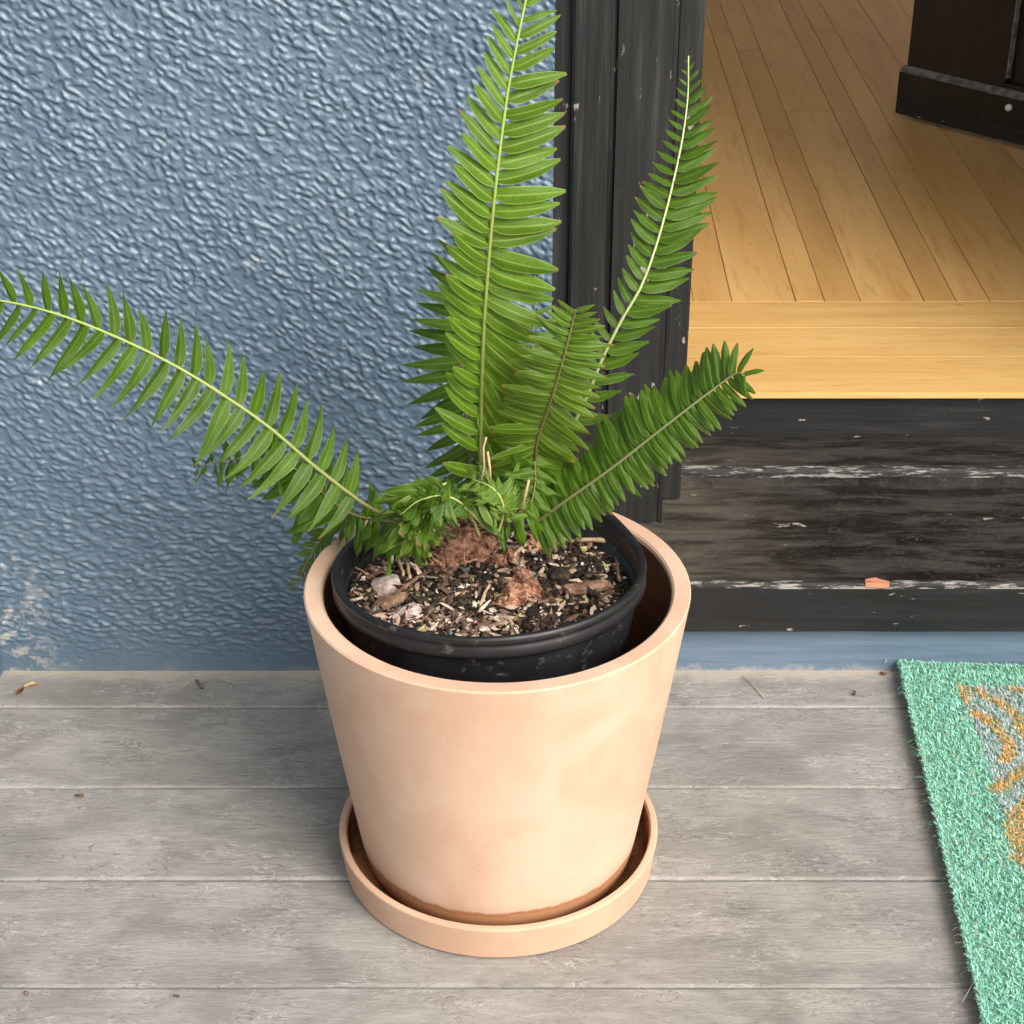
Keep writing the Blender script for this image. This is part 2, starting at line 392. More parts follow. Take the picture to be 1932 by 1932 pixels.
# ------------------------------------------------------------------ stucco wall: real relief on the part in view
def band_noise(nx, nz, dx, wl, aspect, ang, seed, bw=.42):
    r = np.random.default_rng(seed); F = np.fft.fft2(r.standard_normal((nz, nx)))
    kx = np.fft.fftfreq(nx, dx)[None, :]; kz = np.fft.fftfreq(nz, dx)[:, None]
    ca, sa = math.cos(ang), math.sin(ang)
    u = (kx * ca + kz * sa) * wl * aspect; v = (-kx * sa + kz * ca) * wl
    k = np.sqrt(u * u + v * v)
    F *= np.exp(-((k - 1) / bw) ** 2)
    h = np.real(np.fft.ifft2(F)); return h / h.std()
DX = .00120; WX0, WX1, WZ1 = -.605, .042, .92
nx = int((WX1 - WX0) / DX) + 1; nz = int((WZ1 + .01) / DX) + 1
X = np.linspace(WX0, WX1, nx); Z = np.linspace(-.01, WZ1, nz)
hA = band_noise(nx, nz, DX, .0088, 1.9, -.66, 3, .8); hB = band_noise(nx, nz, DX, .0088, 2.2, -.12, 4, .8); hC = band_noise(nx, nz, DX, .020, 1.2, -.5, 8, .7); hD = band_noise(nx, nz, DX, .0040, 1.2, -.5, 9, .6)
lo = band_noise(nx, nz, DX, .10, 1.2, -.4, 5, .8)
t = np.clip((Z - .10) / .35, 0, 1)[:, None]
h = hA * t + hB * (1 - t) + .65 * hC + .10 * hD
h = 1 / (1 + np.exp(-(h - .45 + .10 * lo) * 1.7))
amp = .0029 * np.clip((Z - .006) / .06, .10, 1)[:, None] * np.clip(1 + .10 * lo, .7, 1.3)
h = h * amp + lo * .00018
XX, ZZ = np.meshgrid(X, Z)
V = np.stack([XX, YW - h, ZZ], -1).reshape(-1, 3)
idx = np.arange(nx * nz).reshape(nz, nx)
Q = np.stack([idx[:-1, :-1], idx[:-1, 1:], idx[1:, 1:], idx[1:, :-1]], -1).reshape(-1, 4)
me = bpy.data.meshes.new('stucco_face'); me.vertices.add(len(V)); me.vertices.foreach_set('co', V.ravel())
me.loops.add(Q.size); me.loops.foreach_set('vertex_index', Q.ravel().astype(np.int32))
me.polygons.add(len(Q)); me.polygons.foreach_set('loop_start', np.arange(0, Q.size, 4, dtype=np.int32))
me.polygons.foreach_set('use_smooth', np.ones(len(Q), bool)); me.update(); me.validate(); me.materials.append(M_STUCCO)
wall = tag(empty('stucco_wall', (0, YW, 0)), 'blue painted rough stucco house wall behind the fern', 'wall')
wall.location = (0, 0, 0)
link('stucco_face', me, wall)
HT = 2.7
b = MB(); b.box(WX0 - .0, WX1 - .002, YW + .003, YW + .25, -.02, WZ1 - .002); b.box(WX0, WX1, YW - .001, YW + .25, WZ1 + .001, HT)
b.box(WX1 + .0, 1.10, YW - .001, YW + .25, 2.08, HT); b.box(1.10, 3.0, YW - .001, YW + .25, -.02, HT)
b.build('wall_body', M_STUCCO, wall)
b = MB(); b.box(-2.6, WX0 + .0045, .9, YW + .25, -.02, HT)                    # the return at the left corner
tag(b.build('return_wall', M_STUCCO, None, bevel=.006), 'blue stucco wall corner jutting forward at the left edge of the porch', 'wall')

# ------------------------------------------------------------------ door sill and casing
sill = tag(empty('door_sill', (0, 0, 0)), 'worn black stepped wooden door sill below the oak threshold', 'sill')
XL, XR = WX1 + .001, 1.16
b = MB(); b.box(XL, XR - .07, YW, YW + .02, -.005, Z_SB + .002); o = b.build('base_board', M_BLUEBOARD, sill); o['label'] = 'slate blue painted board under the black sill'
def prism(name, prof, x0, x1, mat, parent, n=40, wob=.0006, seed=0):
    """a moulding running along x with the cross-section prof (y, z)"""
    v = []; f = []; m = len(prof)
    for i, x in enumerate(np.linspace(x0, x1, n)):
        for k, (y, z) in enumerate(prof):
            v.append((x, y + wob * noise.noise(Vector((x * 14, k * 3.3, seed))), z + wob * noise.noise(Vector((x * 14, k * 3.3, seed + 9)))))
    for i in range(n - 1):
        for k in range(m):
            k2 = (k + 1) % m; f.append((i*m+k, i*m+k2, (i+1)*m+k2, (i+1)*m+k)[::-1])
    f.append(tuple(range(m))); f.append(tuple((n-1)*m + k for k in range(m))[::-1])
    o = link(name, mesh(name, v, f, mat), parent); return o
prism('sill_board', [(YS, Z_SB), (YS, Z_ST - .004), (YS + .001, Z_ST - .0015), (YS + .004, Z_ST), (Y1 + .03, Z1a + .0005), (Y1 + .03, Z_SB + .02), (YS + .02, Z_SB)], XL, XR - .07, M_SILL, sill, 50, .0008, 1)
prism('sill_face', [(YS - .0015, Z_SB - .0005), (YS - .0015, Z_ST - .0068), (YS - .0002, Z_ST - .0062), (YS - .0002, Z_SB)], XL, XR - .07, M_BLACKH, sill, 50, .0005, 2)
prism('rubbed_edge', [(YS - .0018, Z_ST - .0063), (YS - .0012, Z_ST - .0020), (YS + .0012, Z_ST + .0004), (YS + .005, Z_ST + .0008), (YS + .006, Z_ST - .002), (YS + .002, Z_ST - .006)], XL, XR - .07, M_EDGE, sill, 60, .0008, 3)
prism('step_board', [(Y1, Z1a - .004), (Y1 - .001, Z1b - .007), (Y1 + .001, Z1b - .003), (Y1 + .006, Z1b), (Y2 + .02, Z1b + .001), (Y2 + .02, Z1a - .02)], XL + .15, XR - .07, M_SILL, sill, 50, .0012, 4)
prism('worn_nosing', [(Y1 - .0022, Z1b - .010), (Y1 - .0016, Z1b - .004), (Y1 + .002, Z1b + .0004), (Y1 + .0085, Z1b + .0012), (Y1 + .009, Z1b - .004), (Y1 + .002, Z1b - .010)], XL + .15, XR - .07, M_EDGE, sill, 60, .001, 5)
prism('riser', [(Y2, Z1b - .002), (Y2, ZNb - .0005), (Y2 + .02, ZNb - .0005), (Y2 + .02, Z1b - .002)], XL + .15, XR - .07, M_BLACKH, sill, 50, .0006, 6)
pc = at_y(1655, 1100, YS)
b = MB(); ring = []
for k in range(16):
    q = 2 * math.pi * k / 16; rr = 1 + .55 * noise.noise(Vector((math.cos(q) * 3.4, math.sin(q) * 3.4, 4)))
    ring.append((math.cos(q) * .0155 * rr, math.sin(q) * rr))
v = [];
for (x, s_) in ring:                               # a scar wrapped over the sill's front edge
    v.append((pc.x + x, YS - .0022 + (.011 * s_ if s_ > 0 else 0), Z_ST + (.0036 * s_ - .0016 if s_ < 0 else .0011 + s_ * .0006)))
v.append((pc.x, YS - .0012, Z_ST + .0010))
for p_ in list(v): v.append((p_[0], p_[1] + .004, p_[2] - .004))
f = [(k, (k + 1) % 16, 16) for k in range(16)] + [(k, k + 17, (k + 1) % 16 + 17, (k + 1) % 16) for k in range(16)]
b.add(v, f); o = b.build('paint_scar', M_SCAR, sill); o['label'] = 'salmon patch of bare wood where the paint broke off'

frame = tag(empty('door_frame', (0, 0, 0)), 'black painted timber door frame between blue stucco and oak floor', 'door frame')
def vprism(name, prof, z0, z1, mat, parent, n=50, wob=.0005, seed=0):
    v = []; f = []; m = len(prof)
    for i, z in enumerate(np.linspace(z0, z1, n)):
        for k, (x, y) in enumerate(prof):
            v.append((x + wob * noise.noise(Vector((z * 11, k * 3.3, seed))), y + wob * noise.noise(Vector((z * 11, k * 3.3, seed + 9))), z))
    for i in range(n - 1):
        for k in range(m):
            k2 = (k + 1) % m; f.append((i*m+k, i*m+k2, (i+1)*m+k2, (i+1)*m+k))
    f.append(tuple(range(m))[::-1]); f.append(tuple((n-1)*m + k for k in range(m)))
    return link(name, mesh(name, v, f, mat), parent)
xa = .048; xb = at_y(1249, 980, YC).x; xg = at_y(1155, 300, YC).x; xj = at_y(1283, 940, YC + .048).x
def slope_z(y): return Z_ST + (Z1a - Z_ST) * (y - YS) / (Y1 - YS)
vprism('casing_band', [(WX1 + .001, YC + .004), (xa + .014, YC + .004), (xa + .014, YC + .06), (WX1 + .001, YC + .06)], slope_z(YC + .03) - .002, 2.075, M_BLACKV, frame, seed=1)
vprism('casing_board', [(xa + .0145, YC + .05), (xa + .0145, YC - .002), (xa + .018, YC - .005), (xa + .028, YC - .005), (xa + .030, YC - .001), (xg - .005, YC - .001), (xg - .003, YC + .004),
                      (xg + .001, YC + .004), (xg + .003, YC - .002), (xb - .012, YC - .002), (xb - .010, YC + .0015), (xb - .006, YC + .0015), (xb - .005, YC), (xb - .001, YC), (xb, YC + .002), (xb, YC + .05)],
       slope_z(YC) - .0005, 2.075, M_BLACKV, frame, 60, .0006, 2)
vprism('jamb', [(xb - .03, YC + .051), (xb + .0005, YC + .050), (xb + .001, YC + .048), (xj - .002, YC + .048), (xj, YC + .050), (xj, Y1 + .25), (xb - .03, Y1 + .25)], slope_z(YC + .048) + .001, 2.075, M_BLACKV, frame, 60, .0006, 3)
vprism('jamb', [(XR - .07, YC - .01), (XR, YC - .01), (XR, Y1 + .25), (XR - .07, Y1 + .25)], .0, 2.075, M_BLACKV, frame, 10, .0005, 4)
b = MB(); b.box(WX1, XR, YC, Y1 + .25, 2.0755, 2.12); b.build('head', M_BLACKV, frame)

# ------------------------------------------------------------------ indoor floor
floor = tag(empty('indoor_floor', (0, 0, 0)), kind='structure')
ty = [YN, at_z(1600, 672, Z3).y, at_z(1600, 618, Z3).y, YT]
for i in range(3):
    b = MB(); b.box(xj - .015 + .0, XR - .002, ty[i] + (.0006 if i else 0), ty[i + 1] - .0006, ZNb if i == 0 else Z3 - .016, Z3 - (.0003 if i else 0))
    b.build('threshold_board', M_OAKX, floor, bevel=.0006)
SK = .0236                                       # the boards run slightly askew
seam_px = [160, 365, 705, 860, 1050, 1390, 1560, 1740, 2084]
sx = [at_z(1250 + .3529 * q, 561, Z3).x for q in seam_px]
ws = sx[-1] - sx[-2]
sx = [sx[0] - ws * k for k in range(12, 0, -1)] + sx + [sx[-1] + ws * k for k in range(1, 16)]
y_a = at_z(1432, 52, Z3).y; y_b = at_z(1620, 208, Z3).y
for i in range(len(sx) - 1):
    cuts = [YT + .0006]
    if i == 13: cuts.append(y_a)
    elif i in (16, 17): cuts.append(y_b)
    else: cuts.append(YT + random.uniform(1.1, 2.2))
    cuts.append(cuts[-1] + random.uniform(.9, 1.5)); cuts.append(6.2)
    for a, c_ in zip(cuts[:-1], cuts[1:]):
        g_ = .0003 if i % 2 else .0005
        v = []
        zo = Z3 - .0006 + random.uniform(-.0004, .0004)
        for z_ in (zo - .015, zo):
            for (x_, y_) in ((sx[i] + g_, a), (sx[i + 1] - g_, a), (sx[i + 1] - g_, c_ - .0009), (sx[i] + g_, c_ - .0009)):
                v.append((x_ + SK * (y_ - YT), y_, z_))
        b = MB(); b.add(v, [(0,3,2,1),(4,5,6,7),(0,1,5,4),(1,2,6,5),(2,3,7,6),(3,0,4,7)]); b.build('floor_board', M_OAK, floor, bevel=.0007, seg=1)
g = G('floor_gap', .9); g.col((.24, .12, .042))
b = MB(); b.box(-1.6, 3.4, Y2 + .03, 6.3, Z3 - .05, Z3 - .018); b.build('subfloor', g.m, floor)
room = tag(empty('room', (0, 0, 0)), kind='structure')
for x0, x1 in ((-1.5, -1.4), (3.1, 3.2)):          # side walls, each with a wide unseen opening added to brighten the floor
    sill_z = .55 if x0 < 0 else 1.5
    b = MB(); b.box(x0, x1, Y1 + .25, 2.6, Z3 - .1, 2.7); b.box(x0, x1, 5.8, 6.2, Z3 - .1, 2.7); b.box(x0, x1, 2.6, 5.8, Z3 - .1, sill_z); b.box(x0, x1, 2.6, 5.8, 2.55, 2.7); b.build('wall', M_PLASTER, room)
b = MB(); b.box(-1.4, 3.1, 6.1, 6.2, Z3 - .1, 2.7); b.build('wall', M_PLASTER, room)
b = MB(); b.box(-1.4, xj - .031, Y1 + .252, Y1 + .30, Z3 - .1, 2.7); b.box(XR, 3.1, Y1 + .252, Y1 + .30, Z3 - .1, 2.7); b.box(xj - .031, XR, Y1 + .252, Y1 + .30, 2.1, 2.7); b.build('wall', M_PLASTER, room)
b = MB(); b.box(-1.5, 3.2, YW, 6.2, 2.701, 2.80); b.build('ceiling', M_PLASTER, room)

# ------------------------------------------------------------------ open door
D0 = at_z(1688, 213, Z3 + .008); D1 = at_z(1932, 276, Z3 + .008)
dd = (D1 - D0); dl = dd.length; ang = math.atan2(dd.y, dd.x)
door = tag(empty('front_door', D0, (0, 0, ang)), 'black panelled door standing ajar over the oak floor', 'door')
# local frame: x along the door, y away from the viewer, z up
def loc(p): return door_inv @ p
door_inv = (Matrix.Translation(D0) @ Matrix.Rotation(ang, 4, 'Z')).inverted()
o_l, n_l = Vector((0, 0, EYE)), Vector((-math.sin(ang), math.cos(ang), 0))
def on_door(px, py, off=0):
    r = ray(px, py); k = ((D0 + n_l * off) - o_l).dot(n_l) / r.dot(n_l); return loc(o_l + r * k)
zr = on_door(1705, 131).z; xs_ = on_door(1900, 120, .016).x
DWID = .86
b = MB(); b.box(0, DWID, 0, .012, .0, zr * .32); b.build('door_sweep', M_BLACKH, door, bevel=.002)
b = MB(); b.add([(0, .001, zr*.32+.0005), (DWID, .001, zr*.32+.0005), (DWID, .016, zr*.32+.0005), (0, .016, zr*.32+.0005), (0, .001, zr-.006), (DWID, .001, zr-.006), (DWID, .016, zr-.006), (0, .016, zr-.006)],
    [(0,3,2,1),(4,5,6,7),(0,1,5,4),(1,2,6,5),(2,3,7,6),(3,0,4,7)]); b.build('kick_rail', M_DOOR, door)
b = MB(); b.add([(0, .0005, zr-.0055), (DWID, .0005, zr-.0055), (DWID, .0155, zr+.004), (0, .0155, zr+.004), (0, .0155, zr-.0055), (DWID, .0155, zr-.0055)], [(0,1,2,3), (0,4,5,1), (0,3,4), (1,5,2), (3,2,5,4)]); b.build('rail_cap', M_DOORGLINT, door)  # sloped cap, the sky light it catches painted in as grey
b = MB(); b.box(.004, xs_, .0165, .056, .002, 2.0); b.box(DWID - .11, DWID, .0165, .056, .002, 2.0); b.build('stile', M_DOOR, door, bevel=.002)
b = MB(); b.box(xs_ + .0005, DWID - .1105, .0165, .056, .002, zr + .012); b.box(xs_ + .0005, DWID - .1105, .0165, .056, 1.85, 2.0); b.build('rail', M_DOOR, door, bevel=.002)
b = MB(); b.box(xs_ + .0005, DWID - .1105, .030, .046, zr + .013, 1.849); b.build('panel', M_DOOR, door)
b = MB(); b.box(xs_ + .0008, xs_ + .0042, .0150, .029, zr + .020, 1.84); b.build('panel_moulding', M_DOORGLINT, door, bevel=.002)  # moulding edge whose glint is put into its grey colour
pb = on_door(1904, 203, 0)
b = MB(); b.tube([(pb.x, .003, pb.z), (pb.x, -.004, pb.z), (pb.x, -.007, pb.z)], [.0062, .0062, .004], 12); o = b.build('bumper', M_WHITE, door, True); o['label'] = 'small white bumper on the door foot'

# ------------------------------------------------------------------ terracotta pot, saucer
PC = Vector((-.0136, 1.4058, 0)); RZ = .319
SC = Vector((-.0136, 1.4058, 0))
sau = tag(empty('saucer', SC), 'round pale terracotta saucer on the grey deck under the pot', 'saucer')
rs, zs = .1603, .0392
o = lathe('dish', [(.10, .0), (rs - .007, 0), (rs - .0045, .002), (rs - .0003, zs - .002), (rs - .0010, zs - .0005), (rs - .0022, zs), (rs - .0068, zs - .0003), (rs - .0085, zs - .003)], M_SAUCER, sau); o.data.set_sharp_from_angle(angle=R(28))
o = lathe('basin', [(rs - .0084, zs - .0032), (rs - .011, .014), (rs - .016, .010), (.02, .0095)], M_SAUCERIN, sau, cap='end')
o['label'] = 'damp dark brown stained inside of the saucer'
pot = tag(empty('terracotta_pot', PC + Vector((0, 0, .0105))), 'large pale terracotta pot with a thick rim on its saucer', 'pot')
zt = RZ - .0105; rb_, rt = .1335, .18
def rr_(z): return rb_ + (rt - rb_) * (z / zt) ** .95
prof = [(.02, 0), (rb_ - .012, 0), (rb_ - .004, .0015), (rb_, .006)] + [(rr_(z), z) for z in np.linspace(.02, zt - .006, 14)] + [(rt - .0004, zt - .0016), (rt - .0018, zt - .0002), (rt - .004, zt)]
lathe('body', prof + [(rt - .0155, zt - .0003), (rt - .0175, zt - .002), (rt - .0185, zt - .005)], M_POT, pot, 160, .0015, cap='start').data.set_sharp_from_angle(angle=R(28))
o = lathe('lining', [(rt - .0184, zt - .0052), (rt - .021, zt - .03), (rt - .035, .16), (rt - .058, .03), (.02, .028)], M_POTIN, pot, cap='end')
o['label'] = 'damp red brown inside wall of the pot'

# ------------------------------------------------------------------ black nursery pot, standing a little crooked inside
NC = at_y(922, 1061, 1.408)
RB = .1462
NROT = (R(-4), R(-1.6), 0)
nur = tag(empty('nursery_pot', NC, NROT), 'black plastic nursery pot set crooked inside the terracotta pot', 'pot')
H_ = .20
nb = lathe('body', [(RB - .041, -H_), (RB - .038, -H_ + .004), (RB - .0075, -.022), (RB - .0075, -.0215), (RB - .012, -.0215), (RB - .046, -H_ + .006), (.01, -H_ + .006)], M_PLASTIC, nur, 128, .002, cap='end')
nr = lathe('rim', [(RB - .0078, -.0222), (RB - .002, -.0215), (RB - .0005, -.019), (RB - .0012, -.0105), (RB - .0022, -.0092), (RB - .0012, -.0078), (RB - .0004, -.004), (RB - .0014, -.0008), (RB - .0042, 0), (RB - .0065, -.0012), (RB - .0085, -.0055), (RB - .0112, -.0215)], M_PLASTIC, nur, 128, .002)
for o in (nb, nr):                                # the soft plastic is pinched up at the back right
    for q in o.data.vertices:
        d = math.atan2(q.co.y, q.co.x) - R(54)
        q.co.z += .017 * math.exp(-(d / .42) ** 2) * max(0, min(1, 1 + q.co.z / .12))
NM = Matrix.Translation(NC) @ Euler(NROT).to_matrix().to_4x4()
ZS_ = -.030                                      # soil level below the rim
def soil_h(x, y): return ZS_ + .006 * noise.noise(Vector((x * 22, y * 22, 1))) + .011 * math.exp(-((x + .02) ** 2 + (y - .02) ** 2) / .0025)
SR = RB - .0145
b = MB(); n = 60; ring = 24
v = [(0, 0, soil_h(0, 0))]; f = []
for i in range(1, ring + 1):
    for k in range(n):
        r_ = SR * i / ring; q = 2 * math.pi * k / n; x, y = r_ * math.cos(q), r_ * math.sin(q)
        v.append((x, y, soil_h(x, y) + random.uniform(-.0015, .0015)))
f += [(0, 1 + k, 1 + (k + 1) % n) for k in range(n)]
for i in range(ring - 1):
    for k in range(n):
        a_ = 1 + i * n + k; b_ = 1 + i * n + (k + 1) % n; f.append((a_, a_ + n, b_ + n, b_))
b.add([NM @ Vector(p) for p in v], f)
tag(b.build('potting_soil', M_SOIL, None, True), 'dark potting soil filling the black nursery pot', 'soil', kind='stuff')
PAL = [((.012, .009, .007), 46), ((.032, .021, .014), 30), ((.075, .045, .028), 17), ((.15, .09, .055), 11), ((.33, .22, .14), 8), ((.55, .42, .30), 6), ((.72, .66, .58), 5), ((.16, .22, .20), 2), ((.36, .36, .12), 2)]
pc_, pw_ = [p[0] for p in PAL], [p[1] for p in PAL]
def rot_rand(): return Euler((random.uniform(0, 6.3), random.uniform(0, 6.3), random.uniform(0, 6.3))).to_matrix()
OCT = [(1,0,0),(-1,0,0),(0,1,0),(0,-1,0),(0,0,1),(0,0,-1)]; OCTF = [(0,2,4),(2,1,4),(1,3,4),(3,0,4),(2,0,5),(1,2,5),(3,1,5),(0,3,5)]
b = MB()
for k in range(4600):
    r_ = (SR - .002) * math.sqrt(random.random()); q = random.uniform(0, 6.2832); x, y = r_ * math.cos(q), r_ * math.sin(q)
    cl = random.choices(pc_, pw_)[0]; j = random.uniform(.75, 1.25)
    s_ = random.choice((.0011, .0015, .0019, .0025, .0034, .0042)); e = random.choice((1, 1, 1.6, 2.6, 4))
    sx_ = Vector((s_ * e ** .8, s_, s_ * random.uniform(.5, 1)))
    if cl[0] > .6: sx_ = Vector((s_, s_, s_)) * .9
    tilt = Euler((random.gauss(0, .5), random.gauss(0, .5), random.uniform(0, 6.3))).to_matrix()
    ctr = Vector((x, y, soil_h(x, y) + random.uniform(-.0003, .003)))
    vv = [NM @ (ctr + tilt @ Vector((p[0] * sx_.x * random.uniform(.7, 1.2), p[1] * sx_.y * random.uniform(.7, 1.2), p[2] * sx_.z))) for p in OCT]
    b.add(vv, OCTF, tuple(min(.9, ch * j) for ch in cl))
for k in range(520):
    r_ = (SR - .004) * math.sqrt(random.random()); q = random.uniform(0, 6.2832)
    if k % 3 == 0: q = random.gauss(R(-115), .5); r_ = SR * random.uniform(.45, .97)
    x, y = r_ * math.cos(q), r_ * math.sin(q)
    cl = random.choice(((.42, .27, .20), (.52, .37, .29), (.30, .18, .12), (.20, .12, .08), (.58, .46, .36), (.13, .08, .055), (.055, .035, .025)))
    sx_ = Vector((random.uniform(.003, .0105), random.uniform(.0011, .0032), random.uniform(.0008, .0022)))
    tilt = Euler((random.gauss(0, .4), random.gauss(0, .3), random.uniform(0, 6.3))).to_matrix(); ctr = Vector((x, y, soil_h(x, y) + random.uniform(.0015, .005)))
    vv = []
    for (px_, pw2) in ((-1, .35), (-.6, .9), (.1, 1), (.65, .8), (1, .3)):
        bow = .25 * sx_.x * math.sin(k) * (1 - px_ * px_) * .4
        for (a_, b_) in ((-1, 0), (0, 1), (1, 0), (0, -1)): vv.append(NM @ (ctr + tilt @ Vector((px_ * sx_.x, a_ * pw2 * sx_.y * random.uniform(.7, 1.2) + bow, b_ * pw2 * sx_.z))))
    ff = [(0, 1, 2, 3), (19, 18, 17, 16)]
    for i in range(4):
        for j in range(4): ff.append((i*4+j, i*4+4+j, i*4+4+(j+1) % 4, i*4+(j+1) % 4))
    b.add(vv, ff, cl)
tag(b.build('soil_crumbs', M_BITS), 'mixed bark crumbs, perlite and grit scattered over the potting soil', 'soil', kind='stuff')
def on_soil(px, py):                              # where a sight line meets the soil
    r = ray(px, py); nrm = NM.to_3x3() @ Vector((0, 0, 1)); p0 = NM @ Vector((0, 0, ZS_ + .002))
    return Vector((0, 0, EYE)) + r * ((p0 - Vector((0, 0, EYE))).dot(nrm) / r.dot(nrm))
def chunk(name, px, py, size, rotz, mat, label, cat, up=.0, seed=0, group=None):
    bm = bmesh.new(); bmesh.ops.create_icosphere(bm, subdivisions=3, radius=1)
    for q in bm.verts:
        d = 1 + .28 * noise.noise(q.co * 1.3 + Vector((seed, 0, 0))) + .16 * noise.noise(q.co * 4 + Vector((seed, 3, 0)))
        c_ = q.co * d
        c_ = Vector((math.copysign(abs(c_.x) ** .75, c_.x), math.copysign(abs(c_.y) ** .75, c_.y), math.copysign(abs(c_.z) ** .8, c_.z)))
        q.co = Vector((c_.x * size[0], c_.y * size[1], c_.z * size[2]))
    me = bpy.data.meshes.new(name); bm.to_mesh(me); bm.free(); me.materials.append(mat)
    o = link(name, me); o.location = on_soil(px, py) + Vector((0, 0, up)); o.rotation_euler = (R(4), R(random.uniform(-12, 12)), rotz)
    return tag(o, label, cat, group)
GB = 'bark chips lying on the potting soil'
chunk('bark_chip', 728, 1112, (.014, .011, .007), .5, M_BARKPALE, 'pale grey bark chip near the left side of the black pot', 'bark chip', .004, 1, GB)
chunk('bark_chip', 735, 1140, (.017, .007, .005), .55, M_BARK, 'brown bark chip just in front of the pale grey chip', 'bark chip', .003, 2, GB)
chunk('bark_chip', 1110, 1115, (.024, .006, .005), .28, M_BARK, 'long purple brown bark strip by the right side of the soil', 'bark chip', .004, 3, GB)
chunk('bark_chip', 1130, 1005, (.020, .012, .007), -.3, M_BARK, 'flat brown bark chip below the right rim at the back', 'bark chip', .004, 4, GB)
chunk('bark_chip', 684, 1030, (.013, .009, .009), .1, M_ROOT, 'reddish brown bark lump under the fern at the left rim', 'bark chip', .005, 5, GB)
chunk('bark_chip', 845, 1105, (.009, .006, .004), -.1, M_BARK, 'small dark bark chip in front of the rusty root ball', 'bark chip', .003, 6, GB)
chunk('bark_chip', 770, 1160, (.016, .008, .004), .9, M_BARKPALE, 'pinkish pale bark chip close to the front rim', 'bark chip', .003, 8, GB)
chunk('bark_chip', 1055, 1010, (.013, .008, .005), .9, M_STRAW, 'tan splintered bark chip under the low right frond', 'bark chip', .004, 9, GB)
chunk('pebble', 1055, 1090, (.011, .010, .006), 0, M_SOIL, 'dark grey mossy pebble right of the small root lump', 'pebble', .003, 7)
def twig(p, q, r0, mat, label, lift=.003, bend=.002):
    a, c_ = on_soil(*p) + Vector((0, 0, lift)), on_soil(*q) + Vector((0, 0, lift + .001)); pts = []
    for i in range(7):
        t_ = i / 6; pts.append(a.lerp(c_, t_) + Vector((random.uniform(-.0006, .0006), random.uniform(-.0006, .0006), bend * math.sin(t_ * 3.14))))
    b = MB(); b.tube(pts, [r0 * random.uniform(.7, 1.1) for _ in pts], 6)
    return tag(b.build('twig', mat, None, True), label, 'twig', 'dry twigs and straw on the potting soil')
twig((1085, 1032), (1182, 1042), .0026, M_STRAW, 'long flat straw twig pointing at the right rim', .008)
twig((968, 1063), (1013, 1027), .0022, M_STRAW, 'short slanting straw twig right of the rusty root ball', .008)
twig((828, 1140), (896, 1124), .0026, M_STRAW, 'pale splinter lying level below the rusty root ball', .004)
twig((905, 1150), (926, 1108), .0017, M_STRAW, 'thin grey twig standing beside the pale splinter', .004)
twig((752, 1066), (762, 1098), .0018, M_STRAW, 'thin pale twig under the tips of the limp frond', .006)
twig((768, 1072), (774, 1104), .0019, M_STRAW, 'hooked pale twig beside the pale grey bark chip', .006)
twig((660, 1074), (700, 1098), .0013, M_STRAW, 'fine yellow twig by the left rim of the black pot', .004)
twig((720, 1152), (800, 1090), .0022, M_BARK, 'brown diagonal twig crossing behind the brown bark chip', .004)
twig((1160, 1060), (1168, 1105), .0018, M_BARK, 'brown curved twig against the right rim', .004)
b = MB()
for k in range(46):
    px, py = random.gauss(792, 16), random.gauss(1096, 20)
    if random.random() < .35: px, py = random.gauss(962, 14), random.gauss(1172, 8)
    c_ = on_soil(px, py) + Vector((0, 0, .003)); s_ = random.uniform(.0012, .0021)
    b.add([c_ + rot_rand() @ (Vector(p) * s_) for p in OCT], OCTF, (.16, .24, .22) if px < 880 else (.42, .40, .12))
tag(b.build('fertiliser_beads', M_BITS), 'grey green and yellow fertiliser beads on the potting soil', 'beads', kind='stuff')

# ------------------------------------------------------------------ fern
fern = tag(empty('fern', on_soil(930, 1010)), 'green sword fern with long feathery fronds growing in the black pot', 'fern')
FINV = Matrix.Translation(-fern.location)
def attach(o): o.matrix_parent_inverse = FINV; return o
def leaflet_mesh(name, hand, seed, wid, sick, droop, fold, mat, wavy=.0, taper=1.9):
    """unit leaflet: x 0..1 along, tip-ward side is +y*hand; sub-meshed with a crease"""
    r = random.Random(seed); NX, NY = 8, 2; v = []; f = []; uv = []
    for i in range(NX + 1):
        t_ = i / NX
        wdt = (.62 + .38 * min(1, t_ / .22)) * (1 - max(0, (t_ - .22) / .78) ** taper) * (1 - .12 * t_)
        if i == NX: wdt = .03 if taper < 2.2 else .16
        for j in range(-NY, NY + 1):
            s_ = j / NY; hw = wid * wdt
            if s_ * hand > 0: hw *= 1 + .55 * math.exp(-(t_ / .10) ** 2)       # the ear at the base
            elif t_ < .12: hw *= .55 + 3.7 * t_
            y = s_ * hw + hand * sick * t_ * t_
            z = -droop * t_ * t_ - fold * abs(s_) * hw + .06 * wid * math.sin(t_ * 21 + seed * 2 + s_) * abs(s_) + wavy * math.sin(t_ * 9 + seed) * s_ * wid
            v.append((t_, y, z)); uv.append((t_, s_ * .5 + .5))
    m = 2 * NY + 1
    for i in range(NX):
        for j in range(m - 1): f.append((i*m+j, (i+1)*m+j, (i+1)*m+j+1, i*m+j+1))
    me = mesh(name, v, f, mat, True); l = me.uv_layers.new(name='UVMap')
    for lp in me.loops: l.data[lp.index].uv = uv[lp.vertex_index]
    return me, v, f
